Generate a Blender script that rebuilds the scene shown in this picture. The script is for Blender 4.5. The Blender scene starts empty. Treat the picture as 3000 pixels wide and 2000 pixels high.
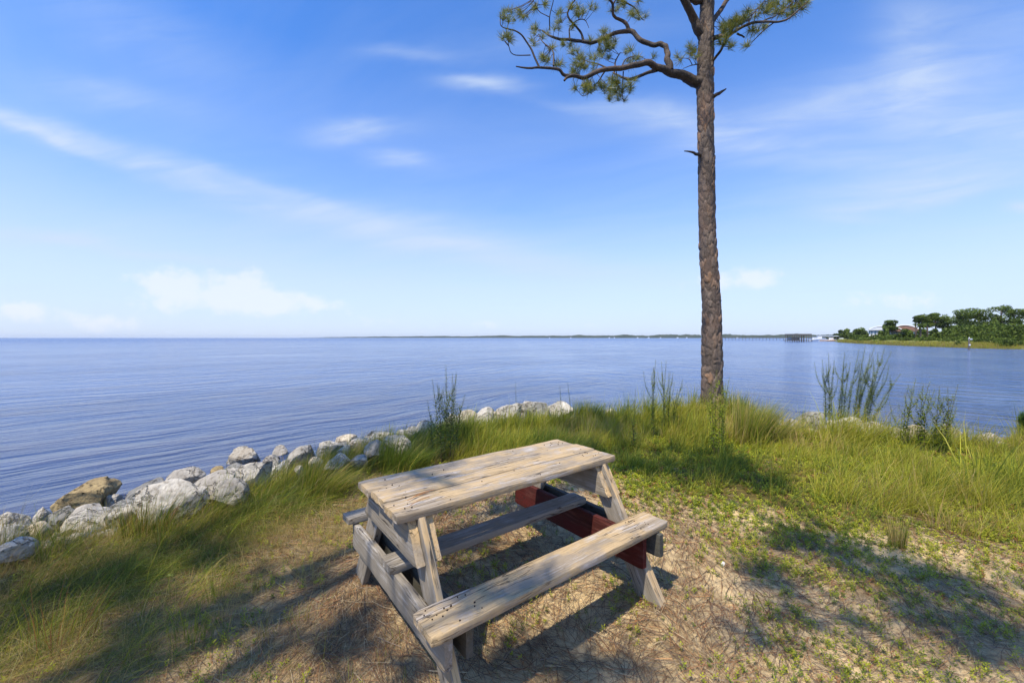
import bpy, math, random
import numpy as np
from mathutils import Vector, noise as mn
R = math.radians
random.seed(7); rng = np.random.default_rng(11)
SC = bpy.context.scene
COL = SC.collection

# ------------------------------------------------------------------ camera
H = 1.562                      # eye height above the sand
F = 1173.0                     # focal length in pixels of the 3000 px wide photograph
HY = 989.0                     # horizon row
cam = bpy.data.cameras.new('camera'); co = bpy.data.objects.new('camera', cam); COL.objects.link(co)
cam.sensor_width = 36; cam.lens = F / 3000 * 36
cam.clip_start = 0.05; cam.clip_end = 60000
co.location = (0, 0, H); co.rotation_euler = (R(90 - 0.537), 0, 0)
SC.camera = co

# ------------------------------------------------------------------ light
HAZE = 0.00006                 # density of the air over the bay, per metre
LV = np.array([.794, .608]); WV = np.array([-.608, .794])      # along / across the picnic table
SUN_EL = 62.0
sun_h = -LV * math.cos(R(14)) - WV * math.sin(R(14))             # horizontal direction towards the sun
sun_h = sun_h / np.linalg.norm(sun_h)
SUN = np.array([sun_h[0] * math.cos(R(SUN_EL)), sun_h[1] * math.cos(R(SUN_EL)), math.sin(R(SUN_EL))])
sl = bpy.data.lights.new('sun', 'SUN'); so = bpy.data.objects.new('sun', sl); COL.objects.link(so)
sl.energy = 4.3; sl.angle = R(0.5); sl.color = (1.0, .89, .70)
so.rotation_euler = Vector(-SUN).to_track_quat('-Z', 'Y').to_euler(); so.location = (-10, -10, 20)
SC.view_settings.view_transform = 'Standard'; SC.view_settings.look = 'None'
SC.view_settings.exposure = 0.54; SC.view_settings.gamma = 1; SC.view_settings.use_curve_mapping = False
SC.cycles.max_bounces = 8; SC.cycles.diffuse_bounces = 3; SC.cycles.glossy_bounces = 3
SC.cycles.transparent_max_bounces = 8; SC.cycles.volume_bounces = 0
SC.cycles.caustics_reflective = False; SC.cycles.caustics_refractive = False

class NT:
    """short-hand for building node trees"""
    def __init__(s, tree): s.t = tree; s.n = tree.nodes; s.l = tree.links
    def node(s, typ, **kw):
        n = s.n.new(typ)
        for k, v in kw.items(): setattr(n, k, v)
        return n
    def put(s, sock, v):
        if isinstance(v, bpy.types.NodeSocket): s.l.new(v, sock)
        elif isinstance(v, (tuple, list)) and sock.type == 'RGBA' and len(v) == 3: sock.default_value = (*v, 1)
        else: sock.default_value = v
    def m(s, op, a, b=0.0, c=0.0, clamp=False):
        n = s.node('ShaderNodeMath', operation=op, use_clamp=clamp)
        s.put(n.inputs[0], a); s.put(n.inputs[1], b)
        if op in ('MULTIPLY_ADD', 'SMOOTH_MIN', 'SMOOTH_MAX', 'WRAP'): s.put(n.inputs[2], c)
        return n.outputs[0]
    def mix(s, f, a, b, mode='MIX'):
        n = s.node('ShaderNodeMix', data_type='RGBA', blend_type=mode)
        s.put(n.inputs[0], f); s.put(n.inputs[6], a); s.put(n.inputs[7], b)
        return n.outputs[2]
    def ramp(s, f, stops, interp='LINEAR'):
        n = s.node('ShaderNodeValToRGB'); e = n.color_ramp.elements; n.color_ramp.interpolation = interp
        while len(e) < len(stops): e.new(.5)
        for i, (p, c) in enumerate(stops):
            e[i].position = p; e[i].color = (*c, 1) if len(c) == 3 else c
        s.put(n.inputs[0], f); return n.outputs[0]
    def rng(s, v, a, b, c=0.0, d=1.0, smooth=False):
        n = s.node('ShaderNodeMapRange', interpolation_type='SMOOTHSTEP' if smooth else 'LINEAR')
        for i, x in enumerate((v, a, b, c, d)): s.put(n.inputs[i], x)
        return n.outputs[0]
    def noise(s, vec, scale=1.0, detail=4.0, rough=.55, dist=0.0, color=False):
        n = s.node('ShaderNodeTexNoise'); s.put(n.inputs['Vector'], vec)
        n.inputs['Scale'].default_value = scale; n.inputs['Detail'].default_value = detail
        n.inputs['Roughness'].default_value = rough; n.inputs['Distortion'].default_value = dist
        return n.outputs['Color' if color else 'Fac']
    def vmap(s, vec, loc=(0, 0, 0), rot=(0, 0, 0), sc=(1, 1, 1)):
        if any(rot):
            q = s.node('ShaderNodeMapping'); s.put(q.inputs[0], vec); q.inputs[2].default_value = rot; vec = q.outputs[0]; rot = (0, 0, 0)
        n = s.node('ShaderNodeMapping'); s.put(n.inputs[0], vec)
        n.inputs[1].default_value = loc; n.inputs[2].default_value = rot; n.inputs[3].default_value = sc
        return n.outputs[0]
    def bump(s, h, strength=.5, dist=.01, nrm=None):
        n = s.node('ShaderNodeBump'); n.inputs['Strength'].default_value = strength
        n.inputs['Distance'].default_value = dist; s.put(n.inputs['Height'], h)
        if nrm is not None: s.put(n.inputs['Normal'], nrm)
        return n.outputs[0]

# sky: Nishita daylight with thin cirrus and low cumulus mixed in by direction
world = bpy.data.worlds.new('World'); SC.world = world; world.use_nodes = True
W = NT(world.node_tree); W.n.clear()
sky = W.node('ShaderNodeTexSky', sky_type='NISHITA')
sky.sun_disc = False; sky.sun_elevation = R(SUN_EL); sky.sun_rotation = math.atan2(SUN[0], SUN[1])
sky.air_density = 1.0; sky.dust_density = 0.6; sky.ozone_density = 3.0; sky.altitude = 0
tc = W.node('ShaderNodeTexCoord'); sp = W.node('ShaderNodeSeparateXYZ'); W.l.new(tc.outputs['Generated'], sp.inputs[0])
X, Y, Z = sp.outputs
yc = W.m('MAXIMUM', Y, 0.12)
U = W.m('DIVIDE', X, yc); V = W.m('DIVIDE', Z, yc)
front = W.rng(Y, .1, .3)
# warp so that the streaks fray
cv = W.node('ShaderNodeCombineXYZ'); W.put(cv.inputs[0], U); W.put(cv.inputs[1], V)
w1 = W.noise(W.vmap(cv.outputs[0], sc=(2.2, 5, 1)), 1, 4, .55)
Vw = W.m('MULTIPLY_ADD', W.m('SUBTRACT', w1, .5), .12, V)
def px(u, v): return ((u * 1.2755 - 1500) / F, (HY - v * 1.2755) / F)
def blob(x, y, rx, ry, ang=0, amp=1.0, vs=None):
    """soft patch at photo position (2352 px wide), radii in the same pixels"""
    u, v = px(x, y); rx *= 1.2755 / F; ry *= 1.2755 / F; c, s_ = math.cos(R(ang)), math.sin(R(ang))
    du = W.m('SUBTRACT', U, u); dv = W.m('SUBTRACT', Vw if vs is None else vs, v)
    a = W.m('MULTIPLY_ADD', du, c / rx, W.m('MULTIPLY', dv, s_ / rx))
    b = W.m('MULTIPLY_ADD', du, -s_ / ry, W.m('MULTIPLY', dv, c / ry))
    r2 = W.m('MULTIPLY_ADD', a, a, W.m('MULTIPLY', b, b))
    return W.m('MULTIPLY', W.m('EXPONENT', W.m('MULTIPLY', r2, -1.0)), amp)
parts = [blob(60, 290, 170, 26, -17, .75), blob(330, 375, 220, 24, -20, .5), blob(640, 475, 260, 34, -15, .55),
         blob(1040, 560, 240, 38, -10, .62), blob(90, 550, 200, 26, -7, .75), blob(430, 595, 230, 13, -5, .4),
         blob(1110, 197, 90, 18, 0, .8), blob(820, 300, 100, 24, 3, .75), blob(915, 370, 60, 18, -8, .65),
         blob(930, 130, 100, 18, 0, .3), blob(1570, 285, 170, 34, -6, .7), blob(1880, 240, 230, 50, 12, .62),
         blob(2090, 140, 80, 170, 5, .38), blob(2290, 300, 230, 60, 5, .62), blob(2130, 420, 290, 38, 5, .8),
         blob(1900, 370, 230, 22, -2, .42), blob(250, 225, 190, 38, -8, .36), blob(1400, 630, 260, 30, -4, .32),
         blob(1950, 495, 90, 14, 0, .35), blob(2345, 490, 34, 12, 0, .8), blob(330, 80, 260, 80, -20, .25),
         blob(1250, 100, 300, 40, 5, .14), blob(2200, 200, 260, 60, 20, .35), blob(1750, 330, 200, 14, 2, .4), blob(2050, 455, 230, 14, 4, .5), blob(600, 430, 240, 16, -17, .35), blob(150, 330, 160, 12, -20, .4), blob(1350, 240, 120, 12, -4, .3), blob(2250, 60, 200, 60, 0, .3), blob(700, 560, 700, 80, -5, .22)]
acc = parts[0]
for p in parts[1:]: acc = W.m('ADD', acc, p)
wisp = W.noise(W.vmap(cv.outputs[0], rot=(0, 0, R(-8)), sc=(2.6, 16, 1)), 1, 8, .62, .9)
acc = W.m('MULTIPLY', acc, W.rng(wisp, .26, .74, .35, 1.3))
acc = W.m('MULTIPLY', acc, front)
# general cirrus on a ceiling plane, thickened out of view to whiten fill light
zc = W.m('MAXIMUM', Z, .06)
cc = W.node('ShaderNodeCombineXYZ'); W.put(cc.inputs[0], W.m('DIVIDE', X, zc)); W.put(cc.inputs[1], W.m('DIVIDE', Y, zc))
cir = W.noise(W.vmap(cc.outputs[0], rot=(0, 0, R(25)), sc=(.35, 1.1, 1)), 1, 7, .62, .7)
cir = W.m('MULTIPLY', W.m('MULTIPLY', W.rng(cir, .42, .80), .55), W.m('MULTIPLY_ADD', front, -.6, 1.0))
acc = W.m('ADD', acc, cir)
# low cumulus banks near the horizon
def cum(x, y, rx, ry, amp): return blob(x, y, rx, ry, 0, amp, vs=V)
cu = [cum(390, 650, 100, 42, 1), cum(560, 655, 62, 45, .9), cum(640, 695, 90, 36, .9), cum(55, 715, 80, 30, .9), cum(240, 742, 110, 28, .8),
      cum(1640, 650, 90, 30, .7), cum(1750, 640, 70, 36, .7), cum(2060, 690, 180, 30, .65), cum(1130, 745, 70, 16, .5), cum(870, 735, 80, 20, .5),
      cum(470, 700, 160, 30, .6), cum(1350, 748, 60, 14, .4), cum(760, 700, 60, 20, .5)]
ca = cu[0]
for p in cu[1:]: ca = W.m('ADD', ca, p)
cn = W.noise(W.vmap(cv.outputs[0], sc=(1, 1.25, 1)), 17, 8, .62)
ca = W.m('MULTIPLY', W.m('MULTIPLY', W.rng(W.m('MULTIPLY_ADD', cn, 1.5, W.m('SUBTRACT', ca, 1.05)), .05, .62, 0, 1, True), front), .56)
grade = W.mix(1.0, sky.outputs[0], (1.10, 1.98, 3.10), 'MULTIPLY')
el = W.rng(Z, 0.0, .55)
whit = W.ramp(el, [(0, (.86, .86, .86)), (.22, (.70, .70, .70)), (.55, (.22, .22, .22)), (1, (0, 0, 0))])
HZ = (9.0, 9.8, 11.7)
base = W.mix(whit, grade, HZ)
c1 = W.mix(W.m('MINIMUM', W.m('MULTIPLY', acc, .85), .85), base, (7.6, 9.0, 11.3))
c2 = W.mix(ca, c1, (11.0, 11.3, 12.0))
bg = W.node('ShaderNodeBackground'); W.put(bg.inputs[0], c2); bg.inputs[1].default_value = 0.060
wo = W.node('ShaderNodeOutputWorld'); W.l.new(bg.outputs[0], wo.inputs[0])
world.cycles.sampling_method = 'MANUAL'; world.cycles.sample_map_resolution = 512

# ------------------------------------------------------------------ helpers
def G(x, y, z=0.0):
    d = F * (H - z) / (y - HY); return ((x - 1500) / F * d, d)
def D(x, y, d): return np.array([(x - 1500) / F * d, d, H - (y - HY) / F * d])
def tag(o, label=None, cat=None, group=None, kind=None):
    if label: o['label'] = label
    if cat: o['category'] = cat
    if group: o['group'] = group
    if kind: o['kind'] = kind
    return o
def empty(name, loc=(0, 0, 0), rz=0, parent=None):
    o = bpy.data.objects.new(name, None); COL.objects.link(o); o.location = loc; o.rotation_euler = (0, 0, rz)
    o.empty_display_size = .1; o.parent = parent
    return o
def link(name, me, parent=None, loc=None):
    o = bpy.data.objects.new(name, me); COL.objects.link(o); o.parent = parent
    if loc is not None: o.location = loc
    return o
def mesh_np(name, v, f, mat=None, smooth=False, attrs=None):
    """v (n,3), f (m,k) one polygon size"""
    v = np.ascontiguousarray(v, dtype=np.float32); f = np.ascontiguousarray(f, dtype=np.int32)
    me = bpy.data.meshes.new(name); me.vertices.add(len(v)); me.vertices.foreach_set('co', v.ravel())
    m, k = f.shape
    me.loops.add(m * k); me.loops.foreach_set('vertex_index', f.ravel())
    me.polygons.add(m); me.polygons.foreach_set('loop_start', np.arange(0, m * k, k, dtype=np.int32))
    if smooth: me.polygons.foreach_set('use_smooth', np.ones(m, dtype=bool))
    for an, av in (attrs or {}).items():
        av = np.asarray(av, dtype=np.float32)
        if av.ndim == 1:
            a = me.attributes.new(an, 'FLOAT', 'POINT'); a.data.foreach_set('value', av)
        else:
            a = me.attributes.new(an, 'FLOAT_COLOR', 'POINT')
            a.data.foreach_set('color', np.concatenate([av, np.ones((len(av), 1), np.float32)], 1).ravel())
    me.update(); me.validate()
    if mat: me.materials.append(mat)
    return me
_tab = np.random.default_rng(5).random((64, 256, 256)).astype(np.float32)
def vn(x, y, k=0):
    x = np.asarray(x, float); y = np.asarray(y, float)
    xi = np.floor(x).astype(int); yi = np.floor(y).astype(int); fx = x - xi; fy = y - yi
    fx = fx * fx * (3 - 2 * fx); fy = fy * fy * (3 - 2 * fy); t = _tab[k % 64]
    a = t[xi & 255, yi & 255]; b = t[(xi + 1) & 255, yi & 255]; c = t[xi & 255, (yi + 1) & 255]; d = t[(xi + 1) & 255, (yi + 1) & 255]
    return (a * (1 - fx) + b * fx) * (1 - fy) + (c * (1 - fx) + d * fx) * fy
def fbm(x, y, k=0, o=4):
    s = 0; a = .5; t = 0
    for i in range(o):
        s = s + a * vn(x * 2 ** i + 7.3 * i, y * 2 ** i + 3.1 * i, k + i); t += a; a *= .5
    return s / t
class MB:
    """collects plain shapes into one mesh"""
    def __init__(s): s.v = []; s.f = []
    def add(s, v, f):
        b = len(s.v); s.v += [tuple(map(float, p)) for p in v]; s.f += [tuple(b + i for i in q) for q in f]; return s
    def box(s, x0, x1, y0, y1, z0, z1):
        return s.add([(x, y, z) for z in (z0, z1) for y in (y0, y1) for x in (x0, x1)],
                     [(0, 2, 3, 1), (4, 5, 7, 6), (0, 1, 5, 4), (2, 6, 7, 3), (0, 4, 6, 2), (1, 3, 7, 5)])
    def tube(s, pts, r, n=6, cap=True):
        v, f = tube_np(pts, r, n); s.add(v, f)
        if cap:
            b = len(s.v) - len(v); s.f.append(tuple(b + i for i in range(n))[::-1]); s.f.append(tuple(b + len(v) - n + i for i in range(n)))
        return s
    def prism(s, poly, y0, y1):
        n = len(poly); v = [(x, y0, z) for x, z in poly] + [(x, y1, z) for x, z in poly]
        f = [tuple(range(n)), tuple(range(2 * n - 1, n - 1, -1))] + [(i, i + n, (i + 1) % n + n, (i + 1) % n) for i in range(n)]
        return s.add(v, f)
    def build(s, name, mat, parent=None, loc=None, smooth=False, rz=0):
        me = bpy.data.meshes.new(name); me.from_pydata(s.v, [], s.f); me.materials.append(mat); me.validate(); me.update()
        if smooth: me.polygons.foreach_set('use_smooth', [True] * len(me.polygons))
        o = link(name, me, parent, loc)
        if rz: o.rotation_euler = (0, 0, rz)
        return o
def tube_np(pts, r, n=8):
    pts = np.asarray(pts, float); r = np.broadcast_to(np.asarray(r, float), (len(pts),))
    t = np.gradient(pts, axis=0); t /= np.linalg.norm(t, axis=1)[:, None] + 1e-9
    up = np.array([.13, .97, .05]); a = np.cross(t, up); a /= np.linalg.norm(a, axis=1)[:, None] + 1e-9
    b = np.cross(t, a); th = np.linspace(0, 2 * np.pi, n, endpoint=False)
    v = pts[:, None] + r[:, None, None] * (np.cos(th)[None, :, None] * a[:, None] + np.sin(th)[None, :, None] * b[:, None])
    m = len(pts); f = [(i * n + j, i * n + (j + 1) % n, (i + 1) * n + (j + 1) % n, (i + 1) * n + j) for i in range(m - 1) for j in range(n)]
    return v.reshape(-1, 3), f
def spline(pts, n):
    """Catmull-Rom through pts (any dimension)"""
    p = np.asarray(pts, float)
    if len(p) == 2: return p[0] + np.linspace(0, 1, n)[:, None] * (p[1] - p[0])
    q = np.vstack([2 * p[0] - p[1], p, 2 * p[-1] - p[-2]]); out = []
    for t in np.linspace(0, len(p) - 1, n):
        i = min(int(t), len(p) - 2); u = t - i; a, b, c, d = q[i:i + 4]
        out.append(.5 * ((2 * b) + (c - a) * u + (2 * a - 5 * b + 4 * c - d) * u * u + (3 * b - a - 3 * c + d) * u ** 3))
    return np.array(out)

# ------------------------------------------------------------------ materials
def new_mat(name):
    m = bpy.data.materials.new(name); m.use_nodes = True; t = NT(m.node_tree)
    p = t.n['Principled BSDF']; return m, t, p
def plain(name, col, rough=.7, spec=.3, var=.0, scale=5.0, metal=0):
    m, t, p = new_mat(name); p.inputs['Roughness'].default_value = rough; p.inputs['Specular IOR Level'].default_value = spec
    p.inputs['Metallic'].default_value = metal
    if var:
        tc = t.node('ShaderNodeTexCoord'); n = t.noise(tc.outputs['Object'], scale, 5, .6)
        t.put(p.inputs['Base Color'], t.mix(t.rng(n, .3, .7), tuple(c * (1 - var) for c in col), tuple(min(1, c * (1 + var)) for c in col)))
    else: p.inputs['Base Color'].default_value = (*col, 1)
    return m
def leaf_mat(name, trans=.35, rough=.5, spec=.25, gain=1.0):
    """foliage coloured by the per-blade attribute 'tint'"""
    m, t, p = new_mat(name); a = t.node('ShaderNodeAttribute', attribute_name='tint')
    c = a.outputs['Color']
    if gain != 1: c = t.mix(1.0, c, (gain, gain, gain), 'MULTIPLY')
    t.put(p.inputs['Base Color'], c); p.inputs['Roughness'].default_value = rough; p.inputs['Specular IOR Level'].default_value = spec
    tr = t.node('ShaderNodeBsdfTranslucent'); t.put(tr.inputs[0], t.mix(1.0, c, (1.25, 1.35, .75), 'MULTIPLY'))
    mx = t.node('ShaderNodeMixShader'); mx.inputs[0].default_value = trans
    t.l.new(p.outputs[0], mx.inputs[1]); t.l.new(tr.outputs[0], mx.inputs[2]); t.l.new(mx.outputs[0], t.n['Material Output'].inputs[0])
    return m
M_grass = leaf_mat('grass_blades', .4); M_needle = leaf_mat('pine_needles', .25, .4); M_litter = leaf_mat('dry_litter', .1, .7)
M_weed = leaf_mat('weed_leaves', .35)

def wood_mat(name, tan, grey, pale, greyness=.45, dark=.35, crack=(.045, .035, .028)):
    m, t, p = new_mat(name)
    tc = t.node('ShaderNodeTexCoord'); oi = t.node('ShaderNodeObjectInfo')
    off = t.node('ShaderNodeCombineXYZ'); r = t.m('MULTIPLY', oi.outputs['Random'], 37.0); t.put(off.inputs[0], r); t.put(off.inputs[1], r); t.put(off.inputs[2], r)
    va = t.node('ShaderNodeVectorMath', operation='ADD'); t.l.new(tc.outputs['Object'], va.inputs[0]); t.l.new(off.outputs[0], va.inputs[1]); P = va.outputs[0]
    warp = t.noise(P, 3.0, 3, .5, color=True)
    vs = t.node('ShaderNodeVectorMath', operation='MULTIPLY_ADD'); t.l.new(warp, vs.inputs[0]); vs.inputs[1].default_value = (.0, .035, .035); t.l.new(P, vs.inputs[2]); P2 = vs.outputs[0]
    big = t.noise(t.vmap(P2, sc=(1.6, 9, 9)), 1, 5, .6)
    fine = t.noise(t.vmap(P2, sc=(4, 110, 110)), 1, 5, .65)
    mid = t.noise(t.vmap(P2, sc=(2.2, 34, 34)), 1, 5, .65)
    blot = t.noise(P, 7, 5, .65)
    c = t.mix(t.rng(t.m('ADD', big, t.m('MULTIPLY', t.m('SUBTRACT', blot, .5), .7)), .62 - greyness * .5, .78 - greyness * .5), tan, grey)
    pm = t.m('MULTIPLY', t.rng(mid, .5, .62), t.rng(blot, .42, .6))
    c = t.mix(t.m('MULTIPLY', pm, .8), c, pale)
    c = t.mix(t.m('MULTIPLY', t.rng(fine, .45, .75), dark), c, tuple(x * .38 for x in tan))
    ck = t.noise(t.vmap(P2, loc=(3, 1, 5), sc=(1.5, 30, 30)), 1, 2.5, .5)
    ckm = t.rng(t.m('ABSOLUTE', t.m('SUBTRACT', ck, .5)), .0, .014, 1, 0)
    ckm = t.m('MULTIPLY', ckm, t.rng(t.noise(P, 3.1, 3, .5), .47, .57))
    c = t.mix(t.m('MULTIPLY', ckm, .92), c, crack)
    spots = t.rng(t.noise(t.vmap(P, sc=(18, 60, 60)), 1, 3, .6), .70, .76)
    c = t.mix(t.m('MULTIPLY', spots, .7), c, tuple(x * .25 for x in tan))
    t.put(p.inputs['Base Color'], c); p.inputs['Roughness'].default_value = .78; p.inputs['Specular IOR Level'].default_value = .25
    h = t.m('SUBTRACT', t.m('MULTIPLY_ADD', mid, .5, t.m('MULTIPLY', fine, .35)), t.m('MULTIPLY', ckm, 1.4))
    t.put(p.inputs['Normal'], t.bump(h, .85, .006))
    return m
M_wood_top = wood_mat('weathered_tan_wood', (.47, .345, .195), (.30, .245, .18), (.50, .465, .44), .38, .8)
M_wood_grey = wood_mat('weathered_grey_wood', (.33, .25, .15), (.25, .22, .18), (.42, .40, .38), .75, .5)
M_wood_mid = wood_mat('warm_tan_wood', (.54, .38, .20), (.42, .33, .22), (.42, .37, .31), .32, .6)  # warmer, brighter tan, used on near board edges and cut ends
M_wood_shade = wood_mat('shade_dark_wood', (.10, .085, .06), (.08, .08, .07), (.15, .14, .12), .5, .5)  # very dark tone stands in for shade on the seat supports
M_wood_red = wood_mat('red_painted_wood', (.085, .012, .010), (.06, .014, .011), (.15, .05, .04), .3, .25, (.03, .01, .008))
M_nail = plain('rusty_nail', (.045, .028, .02), .7, .3)
M_plant_stem = plain('woody_stem', (.10, .075, .045), .8, .2, .3, 30)

# ------------------------------------------------------------------ the lie of the land
WATER_Z = -0.60
edge_px = [(0, 1650), (150, 1620), (300, 1588), (500, 1535), (700, 1468), (850, 1400), (1000, 1335), (1150, 1285), (1280, 1245), (1420, 1225),
           (1569, 1213), (1700, 1204), (1850, 1196), (2000, 1186), (2090, 1176), (2200, 1190), (2300, 1222), (2400, 1240), (2550, 1252), (2700, 1264), (2850, 1270), (3000, 1272)]
edge = [G(x, y, float(np.interp(x, [0, 900, 1250], [-.02, .05, .20]))) for x, y in edge_px]   # the rows are those of the grass tops
land = np.array([(-160, -200), (-60, -60), (-22, -14), (-11, -4.5), (-6.0, .6)] + edge + [(13, 7.0), (24, 5), (60, -8), (160, -60), (160, -200)])
def sdist(x, y):
    """metres inside the shoreline (positive) or outside it (negative)"""
    x = np.asarray(x, float); y = np.asarray(y, float); best = np.full(x.shape, 1e9); ins = np.zeros(x.shape, bool)
    n = len(land)
    for i in range(n):
        ax, ay = land[i]; bx, by = land[(i + 1) % n]; ex, ey = bx - ax, by - ay
        t = np.clip(((x - ax) * ex + (y - ay) * ey) / (ex * ex + ey * ey), 0, 1)
        best = np.minimum(best, np.hypot(x - ax - t * ex, y - ay - t * ey))
        c = ((ay > y) != (by > y)); xx = (bx - ax) * (y - ay) / (by - ay + 1e-12) + ax
        ins ^= c & (x < xx)
    return np.where(ins, best, -best)
def ss(v, a, b):
    t = np.clip((v - a) / (b - a), 0, 1); return t * t * (3 - 2 * t)
def zland(x, y, sd=None):
    x = np.asarray(x, float); y = np.asarray(y, float)
    if sd is None: sd = sdist(x, y)
    z = (fbm(x * .9 + 20, y * .9 + 20, 1, 4) - .5) * .10 * ss(sd, -.2, .8) + (fbm(x * 5 + 9, y * 5 + 4, 6, 4) - .5) * .035
    r2 = ((x + .07) ** 2 + (y - 2.45) ** 2); z *= 1 - .6 * np.exp(-r2 / 3)
    # sand banked against the table's feet
    for fl, fw in ((.655, -.70), (-.655, -.70), (.655, .70), (-.655, .70)):
        p = LV * (1.428 + fl) + WV * (1.989 + fw); z += .03 * np.exp(-((x - p[0]) ** 2 + (y - p[1]) ** 2) / .035)
    z -= .55 * ss(-sd, -.05, 2.0) + .25 * ss(-sd, 1.5, 4) + 2.2 * ss(-sd, 3, 30)
    z += .05 * np.exp(-(sd - .35) ** 2 / .08)
    return z
ZG = {}
def zl(x, y): return zland(x, y)
def hit(pxx, pyy, off=0.0):
    """where the ray through a photo pixel meets the land (raised by off)"""
    d = np.arange(.9, 22, .02); x = (pxx - 1500) / F * d; z = H - (pyy - HY) / F * d
    g = zland(x, d) + off; k = np.argmax(z < g)
    if z[k] >= g[k]: k = len(d) - 1
    return float(x[k]), float(d[k]), float(g[k])

def axis(lo, a, b, hi, fine, grow=1.25):
    mid = list(np.arange(a, b, fine)); s = fine; out = []; v = b
    while v < hi: out.append(v); s *= grow; v += s
    out.append(hi); s = fine; v = a - fine; pre = []
    while v > lo: pre.append(v); s *= grow; v -= s
    pre.append(lo); return np.array(pre[::-1] + mid + out)
gx = axis(-160, -6.5, 10.5, 160, .045); gy = axis(-200, .6, 11.5, 60, .045)
GX, GY = np.meshgrid(gx, gy); sd = sdist(GX, GY); GZ = zland(GX, GY, sd)
nx, ny = len(gx), len(gy); idx = np.arange(nx * ny).reshape(ny, nx)
gf = np.stack([idx[:-1, :-1], idx[:-1, 1:], idx[1:, 1:], idx[1:, :-1]], -1).reshape(-1, 4)

# where what grows: polygons read off the photograph, laid on the ground
def inpoly(x, y, poly):
    ins = np.zeros(np.shape(x), bool); n = len(poly)
    for i in range(n):
        ax, ay = poly[i]; bx, by = poly[(i + 1) % n]
        c = ((ay > y) != (by > y)); ins ^= c & (x < (bx - ax) * (y - ay) / (by - ay + 1e-12) + ax)
    return ins
def sdpoly(x, y, poly):
    best = np.full(np.shape(x), 1e9); n = len(poly)
    for i in range(n):
        ax, ay = poly[i]; bx, by = poly[(i + 1) % n]; ex, ey = bx - ax, by - ay
        t = np.clip(((x - ax) * ex + (y - ay) * ey) / (ex * ex + ey * ey), 0, 1)
        best = np.minimum(best, np.hypot(x - ax - t * ex, y - ay - t * ey))
    return np.where(inpoly(x, y, poly), best, -best)
SAND = [G(*p) for p in [(880, 1500), (1080, 1440), (1250, 1400), (1500, 1370), (1800, 1385), (1950, 1440), (2200, 1500), (2500, 1550), (3000, 1640), (3400, 1700)]] + \
       [(6, -1), (-3.2, -1)] + [G(*p) for p in [(-400, 2300), (0, 1990), (330, 1830), (560, 1690), (740, 1590)]]
def tallmask(x, y):
    """1 where the long grass grows, 0 on the open sand"""
    s = sdpoly(x, y, SAND); n = fbm(x * 1.1, y * 1.1, 20, 4) - .5
    return ss(-s + n * 1.3, -.45, .55)
cover = tallmask(GX, GY)
gnd, t, p = new_mat('sand_and_thatch')
tc = t.node('ShaderNodeTexCoord'); O = tc.outputs['Object']
at = t.node('ShaderNodeAttribute', attribute_name='cover').outputs['Fac']
n1 = t.noise(O, 1.6, 6, .6); n2 = t.noise(O, 14, 6, .65); n3 = t.noise(O, 130, 4, .7)
sand = t.mix(t.rng(n2, .3, .7), (.50, .37, .20), (.66, .515, .30))
sand = t.mix(t.m('MULTIPLY', t.rng(n3, .55, .75), .5), sand, (.22, .16, .10))
duff = t.mix(t.rng(n3, .35, .65), (.12, .082, .042), (.29, .205, .11))
sx = t.node('ShaderNodeSeparateXYZ'); t.l.new(O, sx.inputs[0])
lf = t.rng(t.m('MULTIPLY_ADD', sx.outputs[1], -.25, sx.outputs[0]), -.2, -2.4, 0, .20)
dm = t.rng(t.m('ADD', lf, t.m('ADD', n1, t.m('MULTIPLY', t.m('SUBTRACT', n2, .5), .8))), .45, .64)
c = t.mix(t.m('MULTIPLY', dm, .8), sand, duff)
th = t.mix(t.rng(n2, .35, .65), (.075, .058, .02), (.16, .13, .035))
c = t.mix(t.rng(t.m('ADD', at, t.m('MULTIPLY', t.m('SUBTRACT', n2, .5), .6)), .25, .75), c, th)
sx = t.node('ShaderNodeSeparateXYZ'); t.l.new(O, sx.inputs[0])
c = t.mix(t.rng(sx.outputs[2], -.25, -.5), c, (.13, .105, .075))
t.put(p.inputs['Base Color'], c); p.inputs['Roughness'].default_value = .95; p.inputs['Specular IOR Level'].default_value = .1
t.put(p.inputs['Normal'], t.bump(t.m('MULTIPLY_ADD', n3, .35, n2), .9, .02))
ground = link('ground', mesh_np('ground', np.stack([GX, GY, GZ], -1).reshape(-1, 3), gf, gnd, True, {'cover': cover.ravel()}))
tag(ground, kind='structure')

# ------------------------------------------------------------------ water
wm, t, p = new_mat('bay_water')
tc = t.node('ShaderNodeTexCoord'); O = tc.outputs['Object']
dist = t.node('ShaderNodeVectorMath', operation='LENGTH'); t.l.new(O, dist.inputs[0]); dl = dist.outputs['Value']
wv = t.noise(O, .12, 3, .5, color=True)
wa = t.node('ShaderNodeVectorMath', operation='MULTIPLY_ADD'); t.l.new(wv, wa.inputs[0]); wa.inputs[1].default_value = (3.5, 3.5, 0); t.l.new(O, wa.inputs[2]); P2 = wa.outputs[0]
spx = t.node('ShaderNodeSeparateXYZ'); t.l.new(O, spx.inputs[0]); rt = t.rng(spx.outputs[0], 1, 9)
def two(a1, a2, sc, d, r):
    x1 = t.noise(t.vmap(P2, rot=(0, 0, R(-a1)), sc=sc), 1, d, r); x2 = t.noise(t.vmap(P2, rot=(0, 0, R(-a2)), sc=sc), 1, d, r)
    return t.m('ADD', t.m('MULTIPLY', x1, t.m('SUBTRACT', 1.0, rt)), t.m('MULTIPLY', x2, rt))
swell = two(52, 130, (.26, 1.15, 1), 4, .55)
chop = two(44, 122, (.9, 3.6, 1), 6, .62)
fine = t.noise(t.vmap(P2, rot=(0, 0, R(-60)), sc=(3.5, 11, 1)), 1, 4, .6)
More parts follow.
